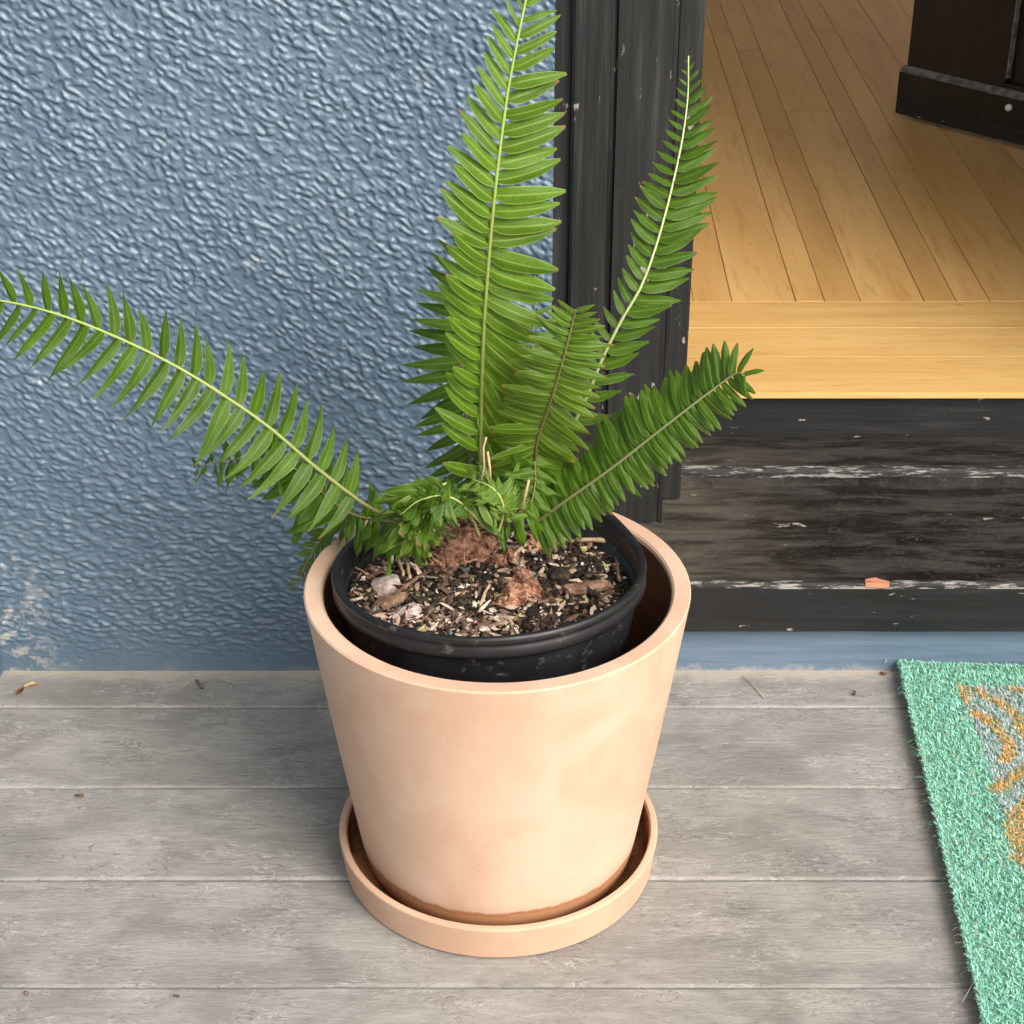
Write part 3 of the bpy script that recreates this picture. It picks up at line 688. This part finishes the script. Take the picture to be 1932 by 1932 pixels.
def catmull(P, n):
    P = [P[0] * 2 - P[1]] + P + [P[-1] * 2 - P[-2]]; out = []; m = len(P) - 3
    for i in range(n):
        u = i / (n - 1) * m; k = min(int(u), m - 1); t_ = u - k; a, b_, c_, d = P[k:k+4]
        out.append(.5 * ((2*b_) + (c_ - a) * t_ + (2*a - 5*b_ + 4*c_ - d) * t_**2 + (3*b_ - a - 3*c_ + d) * t_**3))
    L = [0]
    for i in range(1, n): L.append(L[-1] + (out[i] - out[i-1]).length)
    return out, L
def lerp_tab(tab, t):
    for (a, va), (b_, vb) in zip(tab[:-1], tab[1:]):
        if t <= b_: return va + (vb - va) * max(0, (t - a)) / (b_ - a)
    return tab[-1][1]
PXM = .00050                                      # metres per 1932-picture px at the fern's distance
def frond(path, face, ts, lenL, lenR, angL, angR, mat, wid=.13, lift=.15, droop=.12, sick=.1, fold=.35, rad=.0021, stalk=((.10, .06, .03), (.30, .36, .10)), single=True, label=None, jit=.05, skip=(), wavy=.12, shingle=.38, twist=0., taper=1.9):
    """path: (px, py, Y) from crown to tip; face: which way the blade looks; ts: leaflet places 0..1; len in px; ang from the tip direction"""
    P, L = catmull([at_y(*p) for p in path], 90); tot = L[-1]
    NP = 34; b = MB()
    pts = [P[int(i * 89 / (NP - 1))] for i in range(NP)]
    b.tube(pts, [rad * .82 * (1 - .72 * i / (NP - 1)) for i in range(NP)], 7)
    b.usec = True; cc = []
    for i in range(NP):
        t_ = min(1, i / (NP - 1) * 1.5); cl = tuple(stalk[0][q] + (stalk[1][q] - stalk[0][q]) * t_ for q in range(3)); cc += [cl] * 7
    b.c = cc
    fr = attach(b.build('frond', M_STALK, fern, True))
    if label: fr['label'] = label
    var = {}
    for hand in (1, -1):
        for q in range(7):
            var[hand, q] = leaflet_mesh('leaflet', hand, q + 3, wid * random.uniform(.9, 1.1), sick * random.uniform(.5, 1.5), droop * random.uniform(.0, 2.2), fold * random.uniform(.3, 1.6), mat, wavy, taper)
    stuff = MB(); suv = []
    for t_ in ts:
        for side in (-1, 1):
            tt = min(.999, max(0, t_ + (.004 if side > 0 else -.004)))
            if (side, round(t_, 3)) in skip: continue
            u = tt * tot; k = max(1, min(89, next((i for i in range(90) if L[i] >= u), 89)))
            p = P[k-1].lerp(P[k], (u - L[k-1]) / max(1e-9, L[k] - L[k-1])); T = (P[min(89, k+1)] - P[max(0, k-2)]).normalized()
            N = Vector(face); N = (N - T * N.dot(T)).normalized(); Sd = T.cross(N)
            if twist: N = (Matrix.Rotation(twist * (t_ - .5), 3, T) @ N); Sd = T.cross(N)
            a = R(lerp_tab(angR if side > 0 else angL, t_)) + random.gauss(0, jit)
            ln = lerp_tab(lenR if side > 0 else lenL, t_) * PXM * random.uniform(1 - 1.6 * jit, 1 + 1.4 * jit)
            if ln <= 0: continue
            lf = lift if not isinstance(lift, tuple) else (lift[0] if side < 0 else lift[1])
            D = (T * math.cos(a) + Sd * side * math.sin(a) + N * (lf + random.gauss(0, .03 + jit))).normalized()
            Wd = (T - D * T.dot(D)).normalized()                 # across, tip-ward
            Np = (N - D * N.dot(D)).normalized(); q_ = shingle + random.gauss(0, .08 + jit)     # each leaflet's lower edge overlies the next one down
            Wd = (Wd * math.cos(q_) - Np * math.sin(q_)).normalized()
            Nn = D.cross(Wd) * (1 if D.cross(Wd).dot(N) > 0 else -1)
            hand = 1
            Mx = Matrix((D * ln, Wd * ln, Nn * ln)).transposed().to_4x4(); Mx.translation = p + D * .0004
            me, v, f = var[1 if random.random() < 2 else -1, random.randrange(7)]
            if single:
                o = link('leaflet', me, fr); o.matrix_parent_inverse = Matrix.Identity(4); o.matrix_basis = Mx
            else:
                stuff.add([Mx @ Vector(q) for q in v], f)
                suv += [(q[0], 0) for q in v]
    if not single and stuff.v:
        o = stuff.build('leaflets', mat, fr, True); o['kind'] = 'stuff'
        l = o.data.uv_layers.new(name='UVMap'); m45 = len(var[1, 0][1]); uvs = [(d.uv[0], d.uv[1]) for d in []]
        base = [(i // 5 / 8, (i % 5) / 4) for i in range(m45)]   # same layout as leaflet_mesh
        for lp in o.data.loops: l.data[lp.index].uv = base[lp.vertex_index % m45]
    return fr
TO = Vector((0, -.9, .55))                        # towards the street and up
def rng_t(a, b_, n, p=1.0): return [round(a + (b_ - a) * (i / (n - 1)) ** p, 4) for i in range(n)]
GREEN = ((.11, .10, .03), (.33, .43, .09)); BROWN = ((.10, .05, .025), (.20, .17, .06))
# tall front frond
frond([(925, 985, 1.425), (908, 900, 1.42), (908, 760, 1.40), (914, 600, 1.375), (930, 400, 1.355), (957, 180, 1.36), (992, 0, 1.375), (1006, -62, 1.385)], (.12, -.9, .45),
      rng_t(.11, .985, 33, .82), [(0, 60), (.12, 88), (.35, 84), (.6, 96), (.75, 84), (.9, 56), (1, 8)], [(0, 80), (.15, 116), (.4, 122), (.6, 110), (.75, 96), (.9, 66), (1, 8)],
      [(0, 60), (.3, 46), (.6, 52), (1, 36)], [(0, 165), (.12, 160), (.2, 160), (.29, 156), (.35, 147), (.45, 128), (.53, 106), (.62, 80), (.8, 64), (1, 42)], M_LEAF[1], wid=.132, taper=4.2, lift=.2, droop=.18, sick=.10, fold=.3, rad=.0030, stalk=GREEN,
      label='tallest frond standing upright at the front with broad leaflets')
# tall right frond
frond([(975, 985, 1.43), (1040, 870, 1.44), (1095, 775, 1.45), (1135, 680, 1.46), (1172, 605, 1.47), (1212, 535, 1.48), (1248, 430, 1.50), (1282, 290, 1.53), (1297, 190, 1.55), (1299, 105, 1.56)], (-.15, -.9, .4),
      rng_t(.24, .99, 30, .80), [(0, 50), (.3, 44), (.5, 52), (.7, 66), (.82, 40), (.93, 24), (1, 5)], [(0, 60), (.3, 70), (.5, 80), (.65, 95), (.8, 78), (.9, 46), (1, 5)],
      [(0, 70), (.5, 62), (.8, 75), (1, 55)], [(0, 52), (.5, 58), (.75, 62), (1, 45)], M_LEAF[0], wid=.150, taper=3.2, lift=(-.05, .1), droop=.1, sick=.12, fold=.2, rad=.0026, stalk=((.16, .10, .04), (.46, .54, .22)),
      label='slim upright frond in front of the black door frame')
# long left frond
frond([(862, 1012, 1.405), (790, 990, 1.415), (705, 962, 1.42), (600, 885, 1.42), (510, 808, 1.42), (420, 745, 1.425), (330, 690, 1.43), (220, 636, 1.435), (100, 590, 1.44), (0, 567, 1.445), (-75, 560, 1.45), (-140, 570, 1.45)], (.25, -.72, .75),
      rng_t(.20, .985, 28, .97), [(0, 80), (.3, 118), (.5, 122), (.75, 126), (.88, 85), (1, 8)], [(0, 75), (.3, 108), (.5, 100), (.75, 98), (.88, 75), (1, 8)],
      [(0, 85), (.5, 92), (1, 70)], [(0, 92), (.4, 74), (.6, 66), (.8, 60), (1, 40)], M_LEAF[0], wid=.112, taper=1.5, lift=.05, droop=.14, sick=.16, fold=.25, rad=.0029, stalk=GREEN,
      label='longest frond arching out low to the left over the wall')
# low right frond
frond([(965, 1000, 1.40), (1010, 985, 1.39), (1065, 946, 1.38), (1150, 886, 1.365), (1260, 800, 1.345), (1345, 735, 1.33), (1388, 705, 1.32), (1404, 708, 1.31)], (-.25, -.62, .8),
      rng_t(.10, .992, 38, 1), [(0, 55), (.2, 80), (.5, 92), (.8, 80), (.93, 62), (1, 34)], [(0, 60), (.2, 66), (.5, 62), (.8, 58), (.93, 48), (1, 28)],
      [(0, 95), (.5, 92), (.9, 75), (1, 40)], [(0, 100), (.5, 92), (.9, 75), (1, 50)], M_LEAF[0], wid=.135, taper=4.5, lift=(.16, -.3), droop=.22, sick=.04, fold=.35, rad=.0024, stalk=((.12, .09, .03), (.30, .33, .14)),
      label='stiff frond leaning low to the right towards the step')
# middle frond
frond([(975, 985, 1.41), (1006, 900, 1.40), (1014, 830, 1.385), (1038, 760, 1.365), (1062, 680, 1.345), (1080, 610, 1.335), (1086, 586, 1.330)], (.05, -.8, .6),
      rng_t(.18, .99, 29, .95), [(0, 70), (.3, 88), (.6, 82), (.85, 66), (1, 34)], [(0, 80), (.3, 96), (.6, 86), (.85, 66), (1, 34)],
      [(0, 130), (.35, 110), (.7, 92), (1, 55)], [(0, 155), (.35, 122), (.7, 98), (1, 50)], M_LEAF[1], wid=.135, taper=3.2, lift=.15, droop=.28, sick=.04, fold=.3, rad=.0024, stalk=BROWN, single=False,
      label='short middle frond with drooping leaflets and brown stalk')
# frond behind the tall one
frond([(925, 985, 1.44), (893, 900, 1.46), (880, 800, 1.475), (872, 700, 1.485), (876, 600, 1.49), (900, 500, 1.49), (935, 415, 1.49), (960, 372, 1.49)], (-.1, -.9, .4),
      rng_t(.14, .98, 25, 1), [(0, 80), (.2, 105), (.5, 112), (.8, 85), (1, 15)], [(0, 80), (.2, 105), (.5, 112), (.8, 85), (1, 15)],
      [(0, 120), (.4, 104), (.7, 84), (1, 40)], [(0, 120), (.4, 100), (.7, 88), (1, 40)], M_LEAF[0], wid=.12, lift=.0, droop=.24, sick=.04, fold=.35, rad=.0022, stalk=BROWN, single=False,
      label='darker frond standing behind the tallest frond near the wall')
# second frond behind, between tall and middle ones
frond([(955, 985, 1.43), (968, 900, 1.44), (985, 800, 1.45), (1000, 700, 1.46), (1008, 600, 1.47), (1010, 520, 1.475)], (.1, -.9, .4),
      rng_t(.12, .98, 20, 1), [(0, 70), (.3, 90), (.7, 70), (1, 12)], [(0, 70), (.3, 92), (.7, 70), (1, 12)],
      [(0, 125), (.5, 105), (1, 50)], [(0, 125), (.5, 105), (1, 50)], M_LEAF[0], wid=.12, lift=.0, droop=.25, sick=.04, fold=.35, rad=.0020, stalk=BROWN, single=False,
      label='deep green frond half hidden behind the middle frond')
# short ragged frond under the long left one
frond([(850, 1008, 1.42), (760, 988, 1.44), (665, 970, 1.45), (590, 915, 1.455), (535, 872, 1.46), (450, 866, 1.465), (368, 880, 1.47)], (.1, -.6, .8),
      rng_t(.22, .99, 26, 1), [(0, 60), (.4, 88), (.7, 70), (1, 34)], [(0, 60), (.4, 76), (.7, 66), (1, 32)],
      [(0, 80), (.5, 82), (1, 60)], [(0, 80), (.5, 78), (1, 60)], M_LEAF[0], wid=.17, lift=-.05, droop=.35, sick=.1, fold=.5, rad=.0020, stalk=BROWN, single=False, jit=.22, wavy=.5,
      label='ragged curled frond under the long left frond')
# limp leaflets hanging in front at the left
frond([(880, 985, 1.395), (862, 930, 1.385), (842, 912, 1.375), (815, 935, 1.362), (796, 985, 1.350), (788, 1025, 1.345)], (-.2, -.6, .75),
      rng_t(.46, .99, 26, 1), [(0, 40), (.5, 60), (1, 50)], [(0, 0), (.50, 0), (.54, 110), (.8, 118), (1, 60)],
      [(0, 60), (.5, 50), (1, 25)], [(0, 80), (.4, 62), (.8, 38), (1, 12)], M_LEAF[3], wid=.15, lift=.0, droop=.3, sick=.1, fold=.5, rad=.0020, stalk=((.25, .26, .08), (.40, .46, .13)), single=False, jit=.14, wavy=.6,
      label='limp frond hanging forward over the left of the soil')
# curled leaflets over the crown
frond([(815, 1018, 1.36), (822, 985, 1.365), (836, 955, 1.37), (858, 930, 1.375), (905, 922, 1.375), (955, 938, 1.37)], (.1, -.6, .8),
      rng_t(.44, .98, 20, 1), [(0, 0), (.62, 0), (.66, 40), (1, 30)], [(0, 60), (.4, 92), (.8, 76), (1, 40)],
      [(0, 50), (1, 60)], [(0, 50), (.5, 55), (1, 45)], M_LEAF[3], wid=.13, lift=.12, droop=.45, sick=.3, fold=.5, rad=.0019, stalk=((.30, .26, .08), (.40, .46, .13)), single=False, jit=.2, wavy=.4,
      label='curled young frond lying over the root crown')
frond([(930, 1010, 1.37), (965, 975, 1.37), (1000, 950, 1.37), (1010, 905, 1.375), (1008, 870, 1.38)], (.0, -.7, .7),
      rng_t(.15, .98, 11, 1), [(0, 60), (.5, 78), (1, 40)], [(0, 50), (.5, 70), (1, 50)],
      [(0, 95), (1, 70)], [(0, 120), (1, 120)], M_LEAF[0], wid=.14, lift=.1, droop=.35, sick=.1, fold=.4, rad=.0018, stalk=BROWN, single=False, jit=.25, wavy=.4,
      label='tuft of short leaflets between the root crown and low right frond')
frond([(905, 1012, 1.365), (890, 975, 1.365), (868, 948, 1.362), (835, 935, 1.358), (790, 945, 1.355), (755, 972, 1.35)], (-.1, -.6, .8),
      rng_t(.25, .98, 22, 1), [(0, 40), (.5, 78), (1, 40)], [(0, 30), (.5, 46), (1, 30)],
      [(0, 70), (1, 40)], [(0, 70), (1, 45)], M_LEAF[0], wid=.15, lift=.05, droop=.4, sick=.2, fold=.5, rad=.0017, stalk=((.30, .26, .08), (.40, .46, .13)), single=False, jit=.22, wavy=.6,
      label='crumpled young frond folded over the left of the crown')
frond([(940, 1005, 1.36), (950, 970, 1.36), (945, 940, 1.36), (925, 918, 1.362), (895, 905, 1.365)], (.1, -.6, .8),
      rng_t(.22, .98, 16, 1), [(0, 40), (.5, 52), (1, 30)], [(0, 50), (.5, 66), (1, 34)],
      [(0, 85), (1, 50)], [(0, 85), (1, 50)], M_LEAF[3], wid=.15, lift=.08, droop=.45, sick=.25, fold=.5, rad=.0016, stalk=((.30, .26, .08), (.40, .46, .13)), single=False, jit=.24, wavy=.6,
      label='small crinkled frond curling above the rusty root ball')
# leaflets hanging over the rim at the left back
frond([(760, 985, 1.46), (690, 972, 1.475), (640, 985, 1.485), (600, 1025, 1.49), (572, 1075, 1.49), (553, 1105, 1.49)], (-.2, -.5, .85),
      rng_t(.34, .99, 13, 1), [(0, 60), (.5, 75), (1, 26)], [(0, 60), (.5, 62), (1, 20)],
      [(0, 45), (1, 25)], [(0, 55), (1, 25)], M_LEAF[3], wid=.17, lift=.05, droop=.2, sick=.05, fold=.3, rad=.0018, stalk=BROWN, single=False, jit=.12,
      label='dull frond hanging over the left edge of the terracotta pot')
# dead stubs
b = MB()
for p in ([(908, 905, 1.36), (914, 880, 1.36), (912, 845, 1.36), (917, 825, 1.36)], [(925, 905, 1.355), (924, 880, 1.355), (920, 852, 1.36)], [(985, 960, 1.36), (992, 930, 1.36), (998, 905, 1.36)]):
    b = MB(); b.tube([at_y(*q) for q in p], .0011, 5); attach(b.build('dead_stalk', M_STRAW, fern, True))
# root crown: rusty ball of old frond bases
def root_lump(spots, n, label):
    """spots: (px, py, radius, lift) - irregular lumps grown together, shaggy with old scales"""
    b = MB()
    for (px, py, rad, up) in spots:
        c0 = on_soil(px, py) + Vector((0, 0, up))
        bm = bmesh.new(); bmesh.ops.create_icosphere(bm, subdivisions=3, radius=rad)
        for q in bm.verts: q.co *= 1 + .55 * noise.noise(q.co * 55 + Vector((px, py, 0))) + .30 * noise.noise(q.co * 160 + Vector((px, 3, 0)))
        bm.verts.ensure_lookup_table()
        b.add([c0 + q.co for q in bm.verts], [tuple(x.index for x in q.verts) for q in bm.faces]); bm.free()
        for k in range(int(n * rad / .02)):
            d = Vector((random.gauss(0, 1), random.gauss(0, 1), random.gauss(.25, 1))).normalized(); t_ = d.cross(rot_rand() @ Vector((0, 0, 1))).normalized()
            p = c0 + d * rad * random.uniform(.85, 1.1); l_ = random.uniform(.006, .016); w_ = random.uniform(.0009, .0030); s_ = d.cross(t_)
            curl = random.uniform(-.25, .55); v = []
            for i in range(4):
                q = i / 3; cen = p + t_ * l_ * (q - .3) + d * l_ * curl * q * q; ww = w_ * (1 - q * .7)
                v += [cen - s_ * ww, cen + s_ * ww, cen + d * ww * .7]
            f = []
            for i in range(3):
                for j in range(3): f.append((i*3+j, i*3+(j+1) % 3, i*3+3+(j+1) % 3, i*3+3+j))
            b.add(v, f)
    o = attach(b.build('root_crown', M_ROOT, fern)); o['label'] = label
root_lump([(866, 1062, .0245, .012), (900, 1050, .018, .012), (836, 1076, .012, .006)], 130, 'large rusty scaly root ball')
root_lump([(970, 1132, .0115, .004), (1000, 1125, .010, .004), (985, 1100, .009, .003), (952, 1142, .007, .003)], 70, 'smaller brown root lump at the front')
root_lump([(868, 985, .015, .014), (905, 992, .011, .012)], 80, 'dark old root stump behind the rusty ball')
root_lump([(940, 1070, .009, .003), (965, 1060, .008, .003), (1040, 1025, .010, .004), (1005, 1040, .008, .003)], 90, 'flat brown roots between the ball and the right side')

# ------------------------------------------------------------------ doormat
MZ = .017
mc = at_z(1699, 1246, MZ); mf = at_z(1862, 1932, MZ)
my = (mf - mc); my.z = 0; my.normalize(); mx = Vector((-my.y, my.x, 0))      # my towards the street, mx to the right
mat_ = tag(empty('doormat', (mc.x, mc.y, 0)), 'sea green coir doormat with orange and pale blue print on the deck', 'doormat')
MW, ML = .75, .92
MM = Matrix(((mx.x, my.x, 0, mc.x), (mx.y, my.y, 0, mc.y), (0, 0, 1, 0), (0, 0, 0, 1)))
b = MB(); b.box(.002, MW, .002, ML, .002, .0105, MM); o = b.build('backing', M_MATBACK, mat_); o.matrix_parent_inverse = Matrix.Translation((-mc.x, -mc.y, 0))
def m2(px, py):
    p = MM.inverted() @ at_z(px, py, MZ); return np.array((p.x, p.y))
def cz(x, y): return ((2200 + x * .2848) * .75765, (1600 + y * .2848) * .75765)
strokes = [([(700, 380), (860, 420), (1050, 520), (1160, 620), (1215, 720), (1250, 800)], 52), ([(800, 600), (900, 640), (1020, 740), (1100, 860), (1115, 940), (1060, 1000)], 62), ([(980, 1260), (1080, 1210), (1180, 1130), (1300, 1050)], 60),
           ([(1290, 1370), (1180, 1500), (1150, 1600), (1190, 1720), (1240, 1800)], 85), ([(1120, 375), (1230, 410), (1350, 500)], 40), ([(700, 400), (740, 520)], 30), ([(1160, 1860), (1300, 1960)], 50), ([(1270, 900), (1290, 700)], 40)]
SEG = []
for pl, w_ in strokes:
    q = [m2(*cz(*p)) for p in pl]
    for a, c_ in zip(q[:-1], q[1:]): SEG.append((a, c_, w_ * .2848 * .75765 * .00053))
pale = [m2(*cz(*p)) for p in [(690, 350), (735, 560), (800, 720), (870, 900), (940, 1080), (965, 1200), (1010, 1380), (1075, 1520), (1100, 1660), (1135, 1800), (1180, 1930), (1400, 2100), (1500, 350)]]
pale = np.array(pale + [])
def inside(P, poly):
    x, y = P[:, 0], P[:, 1]; r_ = np.zeros(len(P), bool); j = len(poly) - 1
    for i in range(len(poly)):
        xi, yi = poly[i]; xj_, yj = poly[j]
        r_ ^= ((yi > y) != (yj > y)) & (x < (xj_ - xi) * (y - yi) / (yj - yi + 1e-12) + xi); j = i
    return r_
NF = 125000
vis = .40
fp = np.stack([rng.random(NF) * vis, rng.random(NF) * .74], -1)
ed = rng.random(NF) < .10; fp[ed, 0] = np.abs(rng.normal(0, .0025, ed.sum()))
ed2 = rng.random(NF) < .05; fp[ed2, 1] = np.abs(rng.normal(0, .0025, ed2.sum()))
smp = fp + rng.normal(0, .0014, fp.shape)
dmin = np.full(NF, 9.)
for a, c_, w_ in SEG:
    d = c_ - a; t_ = np.clip(((smp - a) @ d) / (d @ d), 0, 1); dd_ = np.linalg.norm(smp - a - t_[:, None] * d, axis=1) - w_; dmin = np.minimum(dmin, dd_)
isP = inside(smp, pale)
colr = np.tile(np.array((.32, .64, .50)), (NF, 1)); colr[isP] = (.47, .53, .53); colr[dmin < 0] = (.74, .42, .15)
colr *= rng.uniform(.72, 1.22, (NF, 1)); colr = colr + rng.normal(0, .02, colr.shape)
nat = rng.random(NF) < .05; colr[nat] = np.array((.52, .44, .24)) * rng.uniform(.7, 1.2, (nat.sum(), 1))
colr = np.clip(colr, .01, .85)
ln = rng.uniform(.003, .0062, NF); az = rng.random(NF) * 6.2832; tl = rng.uniform(.35, 1.35, NF)
base = np.stack([fp[:, 0], fp[:, 1], rng.uniform(.009, .0138, NF)], -1)
dirv = np.stack([np.cos(az) * np.sin(tl), np.sin(az) * np.sin(tl), np.cos(tl)], -1)
curl = np.stack([-np.sin(az), np.cos(az), -np.full(NF, .5)], -1) * rng.uniform(-.5, .9, NF)[:, None]
sidev = np.stack([-np.sin(az), np.cos(az), np.zeros(NF)], -1); wd = rng.uniform(.00032, .00055, NF)[:, None]
m1 = base + dirv * ln[:, None] * .55; tp = base + dirv * ln[:, None] + curl * ln[:, None] * .5
tp[:, 2] = np.clip(tp[:, 2], .004, .0195)
V = np.stack([base - sidev * wd, base + sidev * wd, m1 + sidev * wd + [0, 0, .0004], m1 - sidev * wd, tp + sidev * wd * .5, tp - sidev * wd * .5], 1).reshape(-1, 3)
Vw = np.stack([mc.x + V[:, 0] * mx.x + V[:, 1] * my.x, mc.y + V[:, 0] * mx.y + V[:, 1] * my.y, V[:, 2]], -1)
o6 = (np.arange(NF) * 6)[:, None]
Q = np.concatenate([o6 + np.array([0, 1, 2, 3]), o6 + np.array([3, 2, 4, 5])], 1).reshape(-1, 4)
me = bpy.data.meshes.new('coir_pile'); me.vertices.add(len(Vw)); me.vertices.foreach_set('co', Vw.ravel())
me.loops.add(Q.size); me.loops.foreach_set('vertex_index', Q.ravel().astype(np.int32))
me.polygons.add(len(Q)); me.polygons.foreach_set('loop_start', np.arange(0, Q.size, 4, dtype=np.int32)); me.update(); me.validate()
at_ = me.color_attributes.new('tint', 'FLOAT_COLOR', 'POINT'); at_.data.foreach_set('color', np.hstack([np.repeat(colr, 6, 0), np.ones((NF * 6, 1))]).astype(np.float32).ravel())
me.materials.append(M_COIR); o = link('coir_pile', me, mat_); o['kind'] = 'stuff'; o.matrix_parent_inverse = Matrix.Translation((-mc.x, -mc.y, 0))
b = MB()
for (p, q) in (((2205 * .75765, 1650 * .75765), (2213 * .75765, 1580 * .75765)), ((1745, 1243), (1757, 1207)), ((1757, 1240), (1762, 1216)), ((1806, 1625), (1795, 1660)), ((1845, 1830), (1816, 1890)), ((1790, 1560), (1770, 1545))):
    a, c_ = at_z(p[0], p[1], .014), at_z(q[0], q[1], .03 if q[1] < 1240 else .004)
    b.tube([a, a.lerp(c_, .5) + Vector((.002, 0, .003)), c_], .00035, 4, (.55, .50, .36))
for k in range(90):
    y_ = random.uniform(0, .72); p = MM @ Vector((random.uniform(-.001, .004), y_, random.uniform(.006, .012))); q = p - mx * random.uniform(.004, .012) + my * random.gauss(0, .004) + Vector((0, 0, random.uniform(-.007, .002)))
    q.z = max(q.z, .0015); b.tube([p, p.lerp(q, .5) + Vector((0, 0, .0015)), q], .0003, 4, random.choice(((.45, .42, .28), (.13, .40, .28), (.18, .48, .34))))
o = b.build('loose_fibre', M_COIR, mat_); o.matrix_parent_inverse = Matrix.Translation((-mc.x, -mc.y, 0)); o['kind'] = 'stuff'

# ------------------------------------------------------------------ small litter on the deck
sd = tag(empty('winged_seed', at_z(46, 1300, .002)), 'brown winged seed on the deck near the left wall corner', 'seed')
b = MB(); v = []; f = []
for i in range(9):
    t_ = i / 8; wv_ = .0032 * math.sin(min(1, t_ * 1.05 + .06) * math.pi) ** .7
    v += [(-.001 + t_ * -.004, -t_ * .014, .0012), (-.001 + t_ * -.004 - wv_, -t_ * .014, .003), (-.001 + t_ * -.004 + wv_, -t_ * .014 - .001, .003)]
for i in range(8):
    for j in (1, 2): f.append((i*3, i*3+j, i*3+3+j, i*3+3))
b.add(v, f); b.build('hull', M_SEED, sd, True)
b = MB(); v = []; f = []
for i in range(9):
    t_ = i / 8; wv_ = .0022 * math.sin(min(1, t_ * 1.05 + .06) * math.pi) ** .7
    v += [(t_ * .017, .001 + .006 * math.sin(t_ * 3), .0015), (t_ * .017, .001 + .006 * math.sin(t_ * 3) - wv_, .0035), (t_ * .017, .001 + .006 * math.sin(t_ * 3) + wv_, .004)]
for i in range(8):
    for j in (1, 2): f.append((i*3, i*3+j, i*3+3+j, i*3+3))
b.add(v, f); b.build('wing', M_WING, sd, True)
def litter(name, pts, r0, mat, label, cat):
    P = [at_z(x, y, .0015 + r0) for x, y in pts]; b = MB(); b.tube(P, [r0 * q for q in np.linspace(.7, 1.1, len(P))], 6); return tag(b.build(name, mat, None, True), label, cat)
litter('twig', [(370, 1283), (376, 1290), (382, 1297)], .0018, M_BARK, 'short brown twig on the deck at the foot of the blue wall', 'twig')
litter('grass_straw', [(343, 1296), (356, 1288), (362, 1285)], .0009, M_STRAW, 'thin dry straw beside the short twig by the wall', 'straw')
litter('bark_crumb', [(142, 1500), (150, 1501), (158, 1500)], .0016, M_BARK, 'dark bark crumb on the deck seam at the left', 'crumb')
litter('bark_crumb', [(46, 1872), (50, 1874), (53, 1874)], .0018, M_BARK, 'dark crumb near the bottom left corner of the deck', 'crumb')
litter('bark_crumb', [(327, 1878), (334, 1879), (338, 1879)], .0012, M_BARK, 'dark crumb on the front deck plank left of the saucer', 'crumb')
litter('bark_crumb', [(1611, 1303), (1614, 1306), (1612, 1310)], .0014, M_SEED, 'tiny dark crumb on the deck left of the doormat corner', 'crumb')
litter('bark_crumb', [(1662, 1268), (1666, 1271), (1671, 1270)], .0018, M_SEED, 'brown crumb against the blue board near the doormat', 'crumb')
litter('grass_straw', [(1399, 1276), (1425, 1296), (1442, 1316)], .0006, M_STRAW, 'fine dry straw on the deck right of the pot', 'straw')
